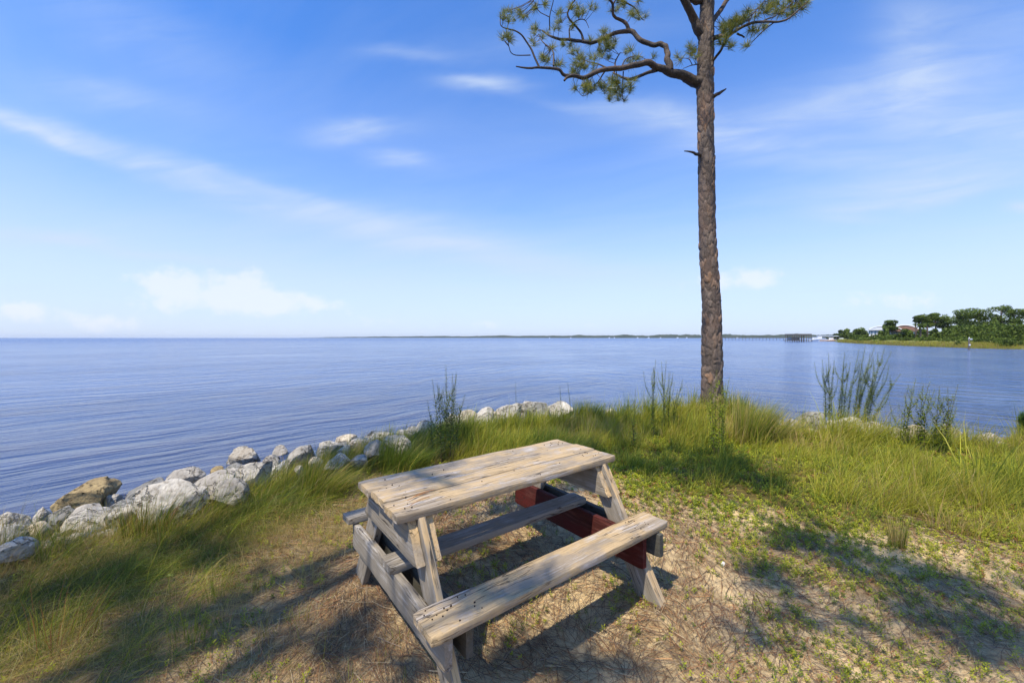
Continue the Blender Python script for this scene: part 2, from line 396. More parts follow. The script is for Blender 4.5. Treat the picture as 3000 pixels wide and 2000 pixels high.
far = t.noise(t.vmap(P2, rot=(0, 0, R(-20)), sc=(.03, .3, 1)), 1, 5, .6)
b1 = t.bump(swell, .85, .50); sw = t.rng(t.noise(t.vmap(O, rot=(0, 0, R(-65)), sc=(.05, .16, 1)), 1, 3, .55), .38, .62); t.put(b1.node.inputs['Strength'], t.m('MULTIPLY_ADD', sw, .65, .3)); b2 = t.bump(chop, .75, .14, b1); windy = t.rng(t.noise(t.vmap(O, rot=(0, 0, R(-35)), sc=(.02, .10, 1)), 1, 4, .6), .38, .62)
t.put(b2.node.inputs['Strength'], t.m('MULTIPLY_ADD', windy, .75, .25)); b3 = t.bump(fine, .4, .03, b2); b4 = t.bump(far, .25, .8, b3)
t.put(p.inputs['Normal'], b4)
patch = t.noise(t.vmap(O, rot=(0, 0, R(-20)), sc=(.012, .05, 1)), 1, 4, .55)
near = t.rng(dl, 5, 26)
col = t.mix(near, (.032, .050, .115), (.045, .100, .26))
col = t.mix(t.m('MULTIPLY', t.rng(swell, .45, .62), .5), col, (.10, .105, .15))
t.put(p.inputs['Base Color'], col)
t.put(p.inputs['Roughness'], t.m('ADD', t.rng(dl, 5, 400, .06, .22), t.m('MULTIPLY', patch, .06))); p.inputs['IOR'].default_value = 1.333
xs = axis(-14000, -40, 60, 14000, 2.0, 1.5); ys = axis(-3000, -10, 60, 14000, 2.0, 1.5)
A, B = np.meshgrid(xs, ys); idx = np.arange(A.size).reshape(A.shape)
wf = np.stack([idx[:-1, :-1], idx[:-1, 1:], idx[1:, 1:], idx[1:, :-1]], -1).reshape(-1, 4)
tag(link('water', mesh_np('water', np.stack([A, B, A * 0], -1).reshape(-1, 3), wf, wm, True), loc=(0, 0, WATER_Z)), kind='structure')

# ------------------------------------------------------------------ picnic table
table = empty('picnic_table', (float((LV * 1.428 + WV * 1.989)[0]), float((LV * 1.428 + WV * 1.989)[1]), 0), math.atan2(LV[1], LV[0]))
tag(table, 'weathered wooden picnic table with attached benches, nail-pocked planks and one dark red beam', 'picnic table')
def plank(name, L, Wd, T, mat, parent=table, wear=.004, seed=0, profile=None, label=None, edge=None):
    """a worn board, length on local x; profile(x in 0..1 along, y) may shear the ends"""
    nxx, nyy, nzz = max(8, int(L / .03)), max(4, int(Wd / .022)), 3
    X1 = np.linspace(-.5, .5, nxx); 
    cs = []                                                         # cross-section ring, rounded corners
    r = min(.0045, T * .2)
    ys = np.linspace(-Wd / 2 + r, Wd / 2 - r, nyy); zs = np.linspace(-T / 2 + r, T / 2 - r, nzz)
    for y in ys: cs.append((y, T / 2))
    cs.append((Wd / 2 - r * .3, T / 2 - r * .3))
    for z in zs[::-1]: cs.append((Wd / 2, z))
    cs.append((Wd / 2 - r * .3, -T / 2 + r * .3))
    for y in ys[::-1]: cs.append((y, -T / 2))
    cs.append((-Wd / 2 + r * .3, -T / 2 + r * .3))
    for z in zs: cs.append((-Wd / 2, z))
    cs.append((-Wd / 2 + r * .3, T / 2 - r * .3))
    n = len(cs); v = []
    for i, xx in enumerate(X1):
        for j, (y, z) in enumerate(cs):
            a = mn.noise(Vector((xx * L * 3.1 + seed * 3.7, y * 9, z * 9 + seed))) * wear
            g = mn.noise(Vector((xx * L * 9 + seed * 1.7, y * 75, z * 60 - seed))) * wear * .5
            kx = 1.0; endn = 0
            if i == 0 or i == nxx - 1:
                endn = -wear * 1.2 * (.5 + mn.noise(Vector((y * 60, z * 60, seed * 2.0 + i)))) ; kx = .93
            sy = 1 + (a * 2) / max(Wd, .01)
            x2 = xx * L + (math.copysign(1, xx) * endn)
            if profile: x2 = profile(x2, y)
            v.append((x2, y * sy * (kx if abs(y) > Wd * .45 else 1), (z + (a * .6 + g) * (1 if abs(z) > T * .3 else 0)) * (kx if abs(z) > T * .45 else 1)))
    f = [(i * n + j, (i + 1) * n + j, (i + 1) * n + (j + 1) % n, i * n + (j + 1) % n) for i in range(nxx - 1) for j in range(n)]
    # ends as strips
    for base, flip in ((0, False), ((nxx - 1) * n, True)):
        c = len(v); v.append(tuple(np.mean([v[base + j] for j in range(n)], 0)))
        for j in range(n):
            q = (c, base + j, base + (j + 1) % n); f.append(q if not flip else q[::-1])
    me = bpy.data.meshes.new(name); me.from_pydata(v, [], f); me.materials.append(mat)
    me.polygons.foreach_set('use_smooth', [len(q) == 4 for q in f])
    if edge:
        me.materials.append(edge); n4 = (nxx - 1) * n
        ed = [abs(cs[j][0]) > Wd / 2 - 1e-4 and abs(cs[(j + 1) % n][0]) > Wd / 2 - 1e-4 for j in range(n)]
        me.polygons.foreach_set('material_index', [int(ed[i % n]) if i < n4 else 1 for i in range(len(f))])
    me.validate(); me.set_sharp_from_angle(angle=R(40)); me.update()
    o = link(name, me, parent)
    if label: o['label'] = label
    return o
def place(o, x, y, z, rx=0, ry=0, rz=0): o.location = (x, y, z); o.rotation_euler = (rx, ry, rz); return o
TOP = .770
for k, (yy, dx, dz) in enumerate(((-.1885, .0, 0), (0, .006, .003), (.1885, -.004, -.002))):
    place(plank('tabletop_plank', 1.522, .1865, .038, M_wood_top, seed=k + 1, wear=.0045), dx, yy, TOP - .019 + dz, R(.3 * (k - 1)))
place(plank('bench_seat', 1.58, .181, .038, M_wood_top, seed=5, wear=.005, label='near bench plank, warm tan with nail holes'), .022, -.5465, .423)
place(plank('bench_seat', 1.50, .135, .038, M_wood_grey, seed=6, wear=.005, label='far bench plank, narrower and grey'), .012, .638, .423, R(-1.0))
DY = (.719 - .284) / .73                                            # how far the legs splay per metre
for sx_ in (-1, 1):
    ix = .600 * sx_; mid = .641 * sx_; ox = .682 * sx_
    # support boards under the top, ends cut along the splay of the legs (length on y)
    for xx, mt, sd_ in ((ix, M_wood_grey, 11), (ox, M_wood_grey, 12)):
        def prof(x2, y, zc=.64):
            return x2 + (math.copysign(1, x2) * DY * (-y)) if abs(x2) > .2 else x2
        o = plank('top_support', .62, .178, .043, mt, seed=sd_ * sx_, wear=.003, profile=prof, edge=M_wood_mid)
        place(o, xx, 0, .729 - .178 / 2 - .001, R(90), 0, R(90))
    # seat supports
    if sx_ > 0:
        place(plank('seat_support', 1.21, .19, .037, M_wood_red, seed=21, wear=.002, label='deep seat support beam painted dark red'), ix, -.01, .305, R(90), 0, R(90))
        place(plank('seat_support', 1.30, .14, .037, M_wood_shade, seed=22, wear=.004, label='outer seat support, coloured dark for its shade'), .706, -.01, .334, R(90), 0, R(90))
    else:
        place(plank('seat_support', 1.22, .145, .037, M_wood_grey, seed=23, wear=.004), ox, 0, .327, R(90), 0, R(90))
        place(plank('seat_support', 1.20, .145, .037, M_wood_shade, seed=24, wear=.004), ix + .02, 0, .327, R(90), 0, R(90))
    for sy_ in (-1, 1):
        zt, zb = .728, -.10
        yt = sy_ * (.284 + DY * (.73 - zt)); yb = sy_ * (.284 + DY * (.73 - zb))
        L = math.hypot(yb - yt, zt - zb); ang = math.atan2(zt - zb, yt - yb)
        wmat = M_wood_grey
        o = plank('leg', L, .135, .038, wmat, seed=31 + sx_ * 3 + sy_, wear=.004,
                  edge=M_wood_mid if sy_ < 0 else M_wood_grey,
                  profile=lambda x2, y, s=sy_: x2 - s * y * DY if abs(x2) > .35 else x2)
        nrm = np.array([math.sin(ang), -math.cos(ang)]) * sy_         # across the board, inwards
        cy, cz = (yt + yb) / 2, (zt + zb) / 2
        inw = np.array([-sy_ * math.cos(math.atan(DY)), -math.sin(math.atan(DY))]) * .0675
        from mathutils import Matrix
        ax = Vector((0, yt - yb, zt - zb)).normalized(); az = Vector((1, 0, 0)); ay = az.cross(ax)
        o.rotation_euler = Matrix((ax, ay, az)).transposed().to_euler()
        o.location = (mid, cy + inw[0], cz + inw[1])
        if sx_ > 0 and sy_ < 0:
            b = plank('leg_splint', .36, .13, .03, M_wood_mid, seed=50, wear=.003, label='second board doubling the foot of the near leg')
            b.rotation_euler = o.rotation_euler.copy(); q = Vector((0, yb - yt, zb - zt)).normalized() * .235
            b.location = (mid + .036, cy + inw[0] + q[1] + .004, cz + inw[1] + q[2])
place(plank('centre_beam', 1.41, .138, .040, M_wood_grey, seed=61, wear=.004, label='grey board lying along the middle on both seat supports'), -.015, -.02, .421)
# nail heads and the little holes around old nails
nb = MB()
def nail(x, y, z, r=.0045):
    a = [(x + r * math.cos(k * R(60)), y + r * math.sin(k * R(60)) * .8, z) for k in range(6)]
    nb.add(a + [(q[0], q[1], z - .006) for q in a], [tuple(range(6))] + [(k, k + 6, (k + 1) % 6 + 6, (k + 1) % 6) for k in range(6)])
rn = random.Random(3)
for x0 in (-.70, -.62, -.55, .58, .66):
    for k in range(5):
        nail(x0 + rn.uniform(-.035, .035), -.5465 + rn.uniform(-.07, .07), .4455, rn.uniform(.0022, .0046))
for x0 in (-.68, -.62, .60, .68):
    for k in range(9):
        nail(x0 + rn.uniform(-.05, .05), rn.uniform(-.26, .26), TOP + .0045, rn.uniform(.0018, .0042))
for k in range(16): nail(rn.uniform(-.7, .7), rn.uniform(-.26, .26), TOP + .0045, .003)
tag(nb.build('nail_heads', M_nail, table), kind='stuff')
# pine needles fallen on the table top
for (x0, y0, a) in ((-.60, -.14, .25), (-.56, -.12, .2), (-.62, -.20, .35)):
    pts = [(x0 - .06 * math.cos(a), y0 - .06 * math.sin(a), TOP + .008), (x0, y0 + .004, TOP + .012), (x0 + .07 * math.cos(a), y0 + .07 * math.sin(a), TOP + .008)]
    where_ = {-.60: 'the middle one on', -.56: 'the inner one on', -.62: 'the one nearest the corner of'}[x0]
    M_dry = bpy.data.materials.get('fallen_needle') or plain('fallen_needle', (.36, .16, .06), .6)
    w_ = MB().tube([tuple(q) for q in spline(pts, 6)], .0016, 4).build('fallen_needle', M_dry)
    w_.location = table.location; w_.rotation_euler = table.rotation_euler
    tag(w_, 'rust-brown pine needle, ' + where_ + ' the left end of the tabletop', 'pine needle', 'pine needles on the tabletop')

# ------------------------------------------------------------------ rocks
def rock_mat(name, a, b, c, rough=.9):
    m, t, p = new_mat(name); tc = t.node('ShaderNodeTexCoord'); oi = t.node('ShaderNodeObjectInfo')
    off = t.node('ShaderNodeVectorMath', operation='ADD'); t.l.new(tc.outputs['Object'], off.inputs[0]); r = t.m('MULTIPLY', oi.outputs['Random'], 19)
    cb = t.node('ShaderNodeCombineXYZ'); t.put(cb.inputs[0], r); t.put(cb.inputs[1], r); t.l.new(cb.outputs[0], off.inputs[1]); P = off.outputs[0]
    n1 = t.noise(P, 4, 7, .62, .6); n2 = t.noise(P, 22, 6, .65); n3 = t.noise(P, 2, 4, .5)
    vein = t.noise(t.vmap(P, rot=(.4, .9, .3), sc=(2, 2, 14)), 1, 4, .6)
    col = t.mix(t.rng(n1, .38, .58), a, b); crk = t.rng(t.m('ABSOLUTE', t.m('SUBTRACT', t.noise(t.vmap(P, loc=(5, 2, 1)), 3.2, 5, .6, .4), .5)), 0, .018, 1, 0); col = t.mix(t.m('MULTIPLY', crk, .35), col, tuple(x * .5 for x in c)); col = t.mix(t.m('MULTIPLY', t.rng(n2, .50, .64), .75), col, c)
    col = t.mix(t.m('MULTIPLY', t.rng(vein, .55, .68), .35), col, tuple(x * .6 for x in b))
    pit = t.rng(t.noise(P, 11, 3, .5), .64, .71); col = t.mix(t.m('MULTIPLY', pit, .75), col, tuple(x * .3 for x in c))
    t.put(p.inputs['Base Color'], col); p.inputs['Roughness'].default_value = rough; p.inputs['Specular IOR Level'].default_value = .2
    t.put(p.inputs['Normal'], t.bump(t.m('SUBTRACT', t.m('MULTIPLY_ADD', n2, .4, n1), t.m('ADD', t.m('MULTIPLY', pit, .4), t.m('MULTIPLY', crk, .4))), 1.0, .05))
    return m
RM = {'white': rock_mat('white_limestone', (.58, .54, .47), (.38, .35, .30), (.22, .19, .15)),
      'grey': rock_mat('grey_limestone', (.30, .29, .27), (.19, .185, .17), (.12, .115, .10)),
      'pale': rock_mat('pale_grey_limestone', (.45, .415, .36), (.30, .275, .24), (.18, .155, .12)),
      'cream': rock_mat('cream_limestone', (.62, .55, .42), (.48, .41, .31), (.36, .28, .20)),
      'ochre': rock_mat('ochre_sandstone', (.42, .32, .16), (.28, .21, .11), (.16, .12, .07)),
      'brown': rock_mat('brown_mossy_stone', (.14, .12, .06), (.10, .075, .05), (.17, .13, .09)),
      'pitted': rock_mat('pitted_limestone', (.46, .43, .37), (.33, .29, .23), (.15, .12, .08))}
def rock(seed, s, mat, name='boulder', sub=4, cuts=7, rough=1.0):
    import bmesh
    bm = bmesh.new(); bmesh.ops.create_icosphere(bm, subdivisions=sub, radius=1)
    rr = random.Random(seed); v = np.array([q.co[:] for q in bm.verts])
    for k in range(cuts):                                           # flattened faces
        nrm = np.array([rr.gauss(0, 1), rr.gauss(0, 1), rr.gauss(0, .7)]); nrm /= np.linalg.norm(nrm)
        dd = v @ nrm; lim = rr.uniform(.48, .80); over = np.maximum(0, dd - lim); v -= nrm[None] * (over * .93)[:, None]
    v /= np.abs(v).max(0)[None] * .5 + .5
    for i, q in enumerate(bm.verts):
        p_ = Vector(v[i]); o_ = Vector((seed * 1.7, seed * .3, 0))
        dsp = mn.fractal(p_ * 1.1 + o_, .9, 2.1, 4) * .13 * rough + mn.ridged_multi_fractal(p_ * 2.3 + o_, 1, 2, 4, 1, 2) * .04 * rough
        q.co = (p_ * (1 + dsp - .06)) * 1.0
        q.co.x *= s[0]; q.co.y *= s[1]; q.co.z *= s[2]
    me = bpy.data.meshes.new(name); bm.to_mesh(me); bm.free(); me.materials.append(mat)
    me.polygons.foreach_set('use_smooth', [True] * len(me.polygons)); me.set_sharp_from_angle(angle=R(28)); me.update()
    return me
# x0,x1,y0,y1 in the photograph, stone, tilt, label
RK = [
 (-40, 84, 1513, 1572, 'white', 0, 'broad white boulder at the left edge of the photo beside brown wet stones'),
 (82, 152, 1490, 1538, 'white', 5, 'rounded white boulder left of the big ochre rock'),
 (-20, 44, 1493, 1516, 'brown', 0, 'flat brown mossy stone in the water, leftmost'),
 (40, 96, 1494, 1514, 'brown', 0, 'small brown mossy stone at the waterline beside the rounded white boulder'),
 (155, 365, 1414, 1505, 'ochre', -8, 'large ochre yellow boulder sloping into the water'),
 (191, 290, 1452, 1500, 'pale', 0, 'pale grey boulder resting in front of the big ochre rock'),
 (128, 226, 1478, 1548, 'grey', -25, 'blue-grey slab leaning in front of the ochre rock'),
 (204, 300, 1480, 1536, 'pale', 0, 'white boulder behind grass, in front of the ochre rock'),
 (293, 357, 1452, 1492, 'white', -15, 'small white boulder between the ochre rock and the leaning dark grey slab'),
 (345, 485, 1390, 1485, 'grey', -32, 'long dark grey slab leaning up to the right'),
 (476, 603, 1382, 1445, 'pale', 0, 'low grey pyramid shaped boulder by the water'),
 (369, 612, 1433, 1535, 'white', -5, 'largest white boulder, broad and low behind brown grass'),
 (62, 158, 1541, 1590, 'cream', 0, 'cream yellow boulder near the left edge'),
 (-30, 97, 1567, 1612, 'grey', 5, 'grey flat boulder near the left edge under green grass'),
 (-30, 115, 1606, 1650, 'white', 0, 'lowest white boulder at the left edge half in grass'),
 (360, 395, 1424, 1442, 'ochre', 0, 'little tan stone behind the leaning dark grey slab'),
 (300, 410, 1495, 1545, 'white', 0, 'white boulder seen through grass left of the largest white one'),
 (657, 768, 1316, 1372, 'pitted', 0, 'pitted brownish boulder with holes, topmost by the water'),
 (650, 733, 1348, 1409, 'grey', -22, 'smooth grey wedge lying below the pitted boulder'),
 (672, 808, 1354, 1442, 'white', 8, 'big white flat-faced boulder right of the grey wedge'),
 (615, 657, 1370, 1401, 'ochre', 0, 'small ochre stone left of the grey wedge'),
 (598, 668, 1395, 1433, 'grey', 0, 'low grey stone below the small ochre one'),
 (604, 720, 1416, 1488, 'pale', 0, 'whitish rounded boulder in grass below the low grey stone'),
 (798, 844, 1308, 1348, 'pale', 0, 'grey knob shaped stone right of the pitted boulder'),
 (842, 929, 1303, 1382, 'pale', 10, 'tall grey peaked boulder standing behind grass'),
 (783, 817, 1330, 1358, 'grey', 0, 'small ribbed grey stone beside the grey knob'),
 (762, 820, 1340, 1374, 'pale', 0, 'pale grey stone tucked behind the big flat-faced white boulder'),
 (919, 1010, 1305, 1348, 'grey', -5, 'dark grey hollowed boulder left of the beige one'),
 (985, 1028, 1308, 1345, 'white', 0, 'white stone at the right end of the dark hollowed boulder'),
 (947, 1025, 1329, 1375, 'white', -18, 'white slab tilted up, below the dark hollowed boulder'),
 (968, 1053, 1279, 1318, 'cream', -5, 'smooth beige boulder, highest by the water before the far bend'),
 (1021, 1087, 1287, 1330, 'cream', 0, 'off-white round boulder beside the smooth beige one'),
 (1077, 1157, 1262, 1306, 'white', 5, 'white boulder with a dark hollow right of the round off-white one'),
 (1069, 1127, 1297, 1346, 'pale', 0, 'pale upright stone behind grass beneath the hollowed white one'),
 (898, 944, 1348, 1378, 'cream', 0, 'small cream stone left of the tilted white slab'),
 (1114, 1198, 1277, 1336, 'pale', 0, 'chunky whitish boulder just left of the dark weed stems'),
 (1164, 1228, 1256, 1287, 'white', 0, 'flat white stone behind the chunky one near the weeds'),
 (1218, 1272, 1252, 1278, 'white', 0, 'white pillow shaped stone at the foot of the dark weeds'),
 (860, 896, 1374, 1402, 'pale', 0, 'small pale stone in the grass under the grey peaked boulder'),
 (1030, 1080, 1342, 1372, 'pale', 0, 'pale stone sunk in grass left of the table end'),
 (1228, 1270, 1232, 1254, 'white', 0, 'white stone behind the pillow shaped one'),
 (1293, 1336, 1215, 1240, 'white', 0, 'white stone right behind the dark weed stems'),
 (1347, 1384, 1202, 1230, 'cream', 0, 'lone cream-white block right of the dark weeds'),
 (1388, 1450, 1194, 1230, 'white', 0, 'white humped boulder right of the lone block'),
 (1386, 1424, 1224, 1242, 'white', 0, 'low white stone in grass below the humped boulder'),
 (1447, 1473, 1197, 1215, 'cream', 0, 'small tan stone between two white boulders on the bend'),
 (1470, 1514, 1179, 1215, 'white', -10, 'white boulder left of the thin single stem'),
 (1506, 1545, 1182, 1206, 'pale', 0, 'pale boulder behind the thin single stem'),
 (1536, 1606, 1160, 1204, 'white', 0, 'tallest white boulder on the far bend, triangular'),
 (1592, 1677, 1180, 1214, 'white', 3, 'long low white boulder right of the triangular one'),
 (1576, 1610, 1199, 1216, 'white', 0, 'small white stone below the triangular boulder'),
 (2352, 2416, 1209, 1246, 'grey', 0, 'grey round boulder right of the pine at the far edge'),
 (2295, 2351, 1228, 1246, 'white', 0, 'flat white stones edge left of the grey round boulder'),
 (2473, 2529, 1223, 1246, 'white', 0, 'white stone at the foot of the tallest weeds'),
 (2440, 2477, 1228, 1246, 'white', 0, 'small white stone beside the tallest weeds, left side'),
 (2540, 2570, 1236, 1254, 'white', 0, 'small white stone between the two right hand weed clumps'),
 (2595, 2641, 1249, 1268, 'white', 0, 'low white stone left of the cream rock on the right bank'),
 (2651, 2720, 1242, 1283, 'cream', 0, 'cream rock behind the shorter right hand weeds'),
 (2754, 2809, 1242, 1280, 'pale', 0, 'pale rock right of the shorter weeds'),
 (2847, 2960, 1261, 1290, 'pitted', 0, 'wide tan grey rock near the right edge of the photo'),
]
ROCKS = []
for i, (x0, x1, y0, y1, kind, tilt, lab) in enumerate(RK):
    cx = (x0 + x1) / 2; X_, d_, z_ = hit(cx, y1, .05)
    ew = (x1 - x0) / 2 * d_ / F * math.cos(math.atan2(X_, d_)); ah = (y1 - y0) * d_ / F
    sxx = ew * 1.2; syy = min(sxx * .95, max(sxx * .62, ah * .8)); 
    pitch = (y1 - HY) / F
    szz = max(ah * .74, .10) if y1 - y0 > 20 else max(ah * .8, .07)
    if tilt < -15: szz *= .72
    if tilt < -15: sxx *= 1.08
    k_ = 1 + syy * .62 / d_; zc_ = z_ + szz * .38
    if cx > 1200:                                                   # seen over the grass: stands just beyond the lawn's edge, top at its row
        ds = np.arange(4.5, 14, .05); sde = sdist((cx - 1500) / F * ds, ds); far_ = ds[np.argmax(sde < (-.02 if y0 > 1215 and cx < 2000 else -.18))]
        d_ = float(far_) + .12; X_ = (cx - 1500) / F * d_; ew = (x1 - x0) / 2 * d_ / F * math.cos(math.atan2(X_, d_)); sxx = ew * (1.3 if cx < 2000 else 1.0); syy = sxx * .8; k_ = 1 + syy * .5 / d_
        zt_ = H - (y0 - HY) / F * (d_ + syy * .5); zg_ = float(zland(X_ * k_, d_ * k_)) - .06; szz = max(.5 * (zt_ - zg_), sxx * .45) * 1.1; sxx = max(sxx, szz * 1.1); zc_ = zt_ - szz * .92
    me = rock(100 + i * 7, (sxx, syy, szz), RM[kind], cuts=9 + i % 5, sub=5 if x1 - x0 > 110 else 4, rough=.8 if kind != 'pitted' else 1.3)
    o = link('boulder', me, None, (X_ * k_, d_ * k_, zc_))
    th = -math.atan2(X_, d_)
    o.rotation_euler = (R(random.uniform(-8, 8)), R(tilt), th + R(random.uniform(-8, 8)))
    tag(o, lab, 'boulder', "riprap boulders along the water's edge")
    ROCKS.append((X_, d_ + syy * .62, max(sxx, syy)))
import re
def short(l):
    l = re.split(r' (?:on|in|left|right|beside|behind|at|below|leaning|sloping|between|sunk|lying|like|resting|standing|tucked|just|near|under|half|seen|by|tilted|of|edge)\b|,', l)[0]; return ' '.join(l.split()[:6])
NAMES = [(r[0], r[1], short(RK[i][6])) for i, r in enumerate(ROCKS)]
# the second row, nearer the water, mostly hidden by the first
rr_ = random.Random(21)
e0 = 5
for k in range(64):
    e = e0 + int(k / 64 * 12); a, b = land[e], land[e + 1]; q = a + (b - a) * rr_.random(); n_ = np.array([-(b - a)[1], (b - a)[0]]); n_ /= np.linalg.norm(n_); P = q + n_ * rr_.uniform(.35, 1.7)
    sdv_ = float(sdist(P[0], P[1]))
    if sdv_ > -.25 or min(math.hypot(P[0] - r_[0], P[1] - r_[1]) - r_[2] * .6 for r_ in ROCKS) < .08: continue
    s_ = rr_.uniform(.14, .30); kd = rr_.choice(['white', 'pale', 'pale', 'grey', 'cream']); me = rock(900 + k, (s_ * 1.2, s_, s_ * .75), RM[kd], cuts=9)
    o = link('boulder', me, None, (P[0], P[1], float(zland(P[0], P[1])) + s_ * .3)); o.rotation_euler = (rr_.uniform(-.3, .3), rr_.uniform(-.4, .4), rr_.random() * 6); ROCKS.append((P[0], P[1], s_))
    nn_ = sorted(NAMES, key=lambda r_: math.hypot(P[0] - r_[0], P[1] - r_[1])); hue = {'white': 'white', 'pale': 'pale grey', 'grey': 'dark grey', 'cream': 'cream'}[kd]
    tag(o, f'small {hue} stone in the gap by the {nn_[0][2]}', 'boulder', "riprap boulders filling the gaps by the water")
# further stones low on the bank that fill the gaps behind the listed ones: pebbly rubble, uncountable
rub_v, rub_f = [], []; nbv = 0
base_me = rock(9, (1, 1, .7), RM['pale'], 'rubble', sub=2)
bv = np.array([q.co[:] for q in base_me.vertices]); bf = np.array([q.vertices[:] for q in base_me.polygons])
for k in range(2600):
    e = random.randrange(5, len(land) - 6); a, b = land[e], land[e + 1]; q = a + (b - a) * random.random()
    off = random.uniform(.05, 2.3); n_ = np.array([-(b - a)[1], (b - a)[0]]); n_ /= np.linalg.norm(n_) + 1e-9
    P = q + n_ * off
    if float(sdist(P[0], P[1])) > -.05: continue
    s = random.uniform(.02, .09) * (1.5 if random.random() < .1 else 1); an = random.random() * 6.28; c_, s_ = math.cos(an), math.sin(an)
    vv = bv * s * np.array([1, random.uniform(.6, 1), random.uniform(.5, .9)]); vv = np.stack([vv[:, 0] * c_ - vv[:, 1] * s_, vv[:, 0] * s_ + vv[:, 1] * c_, vv[:, 2]], 1)
    rub_v.append(vv + np.array([P[0], P[1], float(zland(P[0], P[1])) + s * .2])); rub_f.append(bf + nbv); nbv += len(bv)
tag(link('rubble', mesh_np('rubble', np.vstack(rub_v), np.vstack(rub_f), RM['pale'], True)), 'small stones and rubble on the bank between the boulders', 'rubble', kind='stuff')
bpy.data.meshes.remove(base_me)
# old retaining timbers along the edge of the lawn
for (xa, ya, xb, yb, lab) in ((585, 1506, 790, 1424, 'grey timber edging the sand below the big white boulders'), (800, 1420, 1010, 1336, 'grey timber half hidden in grass left of the table'),
                              (-120, 1672, 90, 1640, 'grey timber under the lowest boulders at the left edge')):
    A_ = hit(xa, ya); B_ = hit(xb, yb); L = math.hypot(B_[0] - A_[0], B_[1] - A_[1])
    o = plank('edging_timber', L, .09, .10, M_wood_grey, parent=None, seed=70 + xa, wear=.006)
    o.location = ((A_[0] + B_[0]) / 2, (A_[1] + B_[1]) / 2, (A_[2] + B_[2]) / 2 + .03); o.rotation_euler = (0, -math.atan2(B_[2] - A_[2], L), math.atan2(B_[1] - A_[1], B_[0] - A_[0]))
    tag(o, lab, 'timber', 'timbers edging the bank')

# ------------------------------------------------------------------ pine tree
bark, t, p = new_mat('pine_bark')
a_ = t.node('ShaderNodeAttribute', attribute_name='plate').outputs['Fac']; tc = t.node('ShaderNodeTexCoord'); O = tc.outputs['Object']
n1 = t.noise(t.vmap(O, sc=(1, 1, .45)), 14, 7, .65); n2 = t.noise(O, 60, 5, .7); n0 = t.noise(t.vmap(O, sc=(1, 1, .4)), 3, 3, .5)
c = t.ramp(a_, [(0, (.07, .05, .04)), (.3, (.075, .054, .042)), (.55, (.115, .082, .065)), (.8, (.165, .125, .10)), (.95, (.26, .14, .07)), (1, (.20, .135, .095))])
c = t.mix(t.m('MULTIPLY', t.rng(n1, .4, .7), .6), c, (.085, .06, .048)); c = t.mix(t.m('MULTIPLY', t.rng(n2, .5, .7), .5), c, (.32, .27, .23))
c = t.mix(t.m('MULTIPLY', t.rng(n0, .46, .7), .65), c, (.055, .04, .033)); c = t.mix(t.m('MULTIPLY', t.rng(t.noise(O, 1.3, 4, .6), .5, .7), .45), c, (.23, .13, .085))
t.put(p.inputs['Base Color'], c); p.inputs['Roughness'].default_value = .75; p.inputs['Specular IOR Level'].default_value = .45
t.put(p.inputs['Normal'], t.bump(t.m('MULTIPLY_ADD', n2, .4, n1), .9, .03))
bark_limb = bark.copy(); bark_limb.name = 'shade_dark_limb_bark'
for e_ in [n_ for n_ in bark_limb.node_tree.nodes if n_.type == 'VALTORGB'][0].color_ramp.elements: e_.color = (*[q_ * .27 for q_ in e_.color[:3]], 1)  # darker copy of the trunk bark: shade on the limbs put into colour
def voro(u, v, k, per=None):
    ui = np.floor(u).astype(int); vi = np.floor(v).astype(int); f1 = np.full(u.shape, 9.); f2 = np.full(u.shape, 9.); cid = np.zeros(u.shape)
    for a in (-1, 0, 1):
        for b in (-1, 0, 1):
            cu_, cv_ = ui + a, vi + b; cw = cu_ % per if per else cu_
            jx = _tab[k][cw & 255, cv_ & 255]; jy = _tab[k + 1][cw & 255, cv_ & 255]
            d = np.hypot(cu_ + .15 + .7 * jx - u, cv_ + .15 + .7 * jy - v)
            c = _tab[k + 2][cw & 255, cv_ & 255]; new = d < f1
            f2 = np.where(new, f1, np.minimum(f2, d)); cid = np.where(new, c, cid); f1 = np.where(new, d, f1)
    return f1, f2, cid
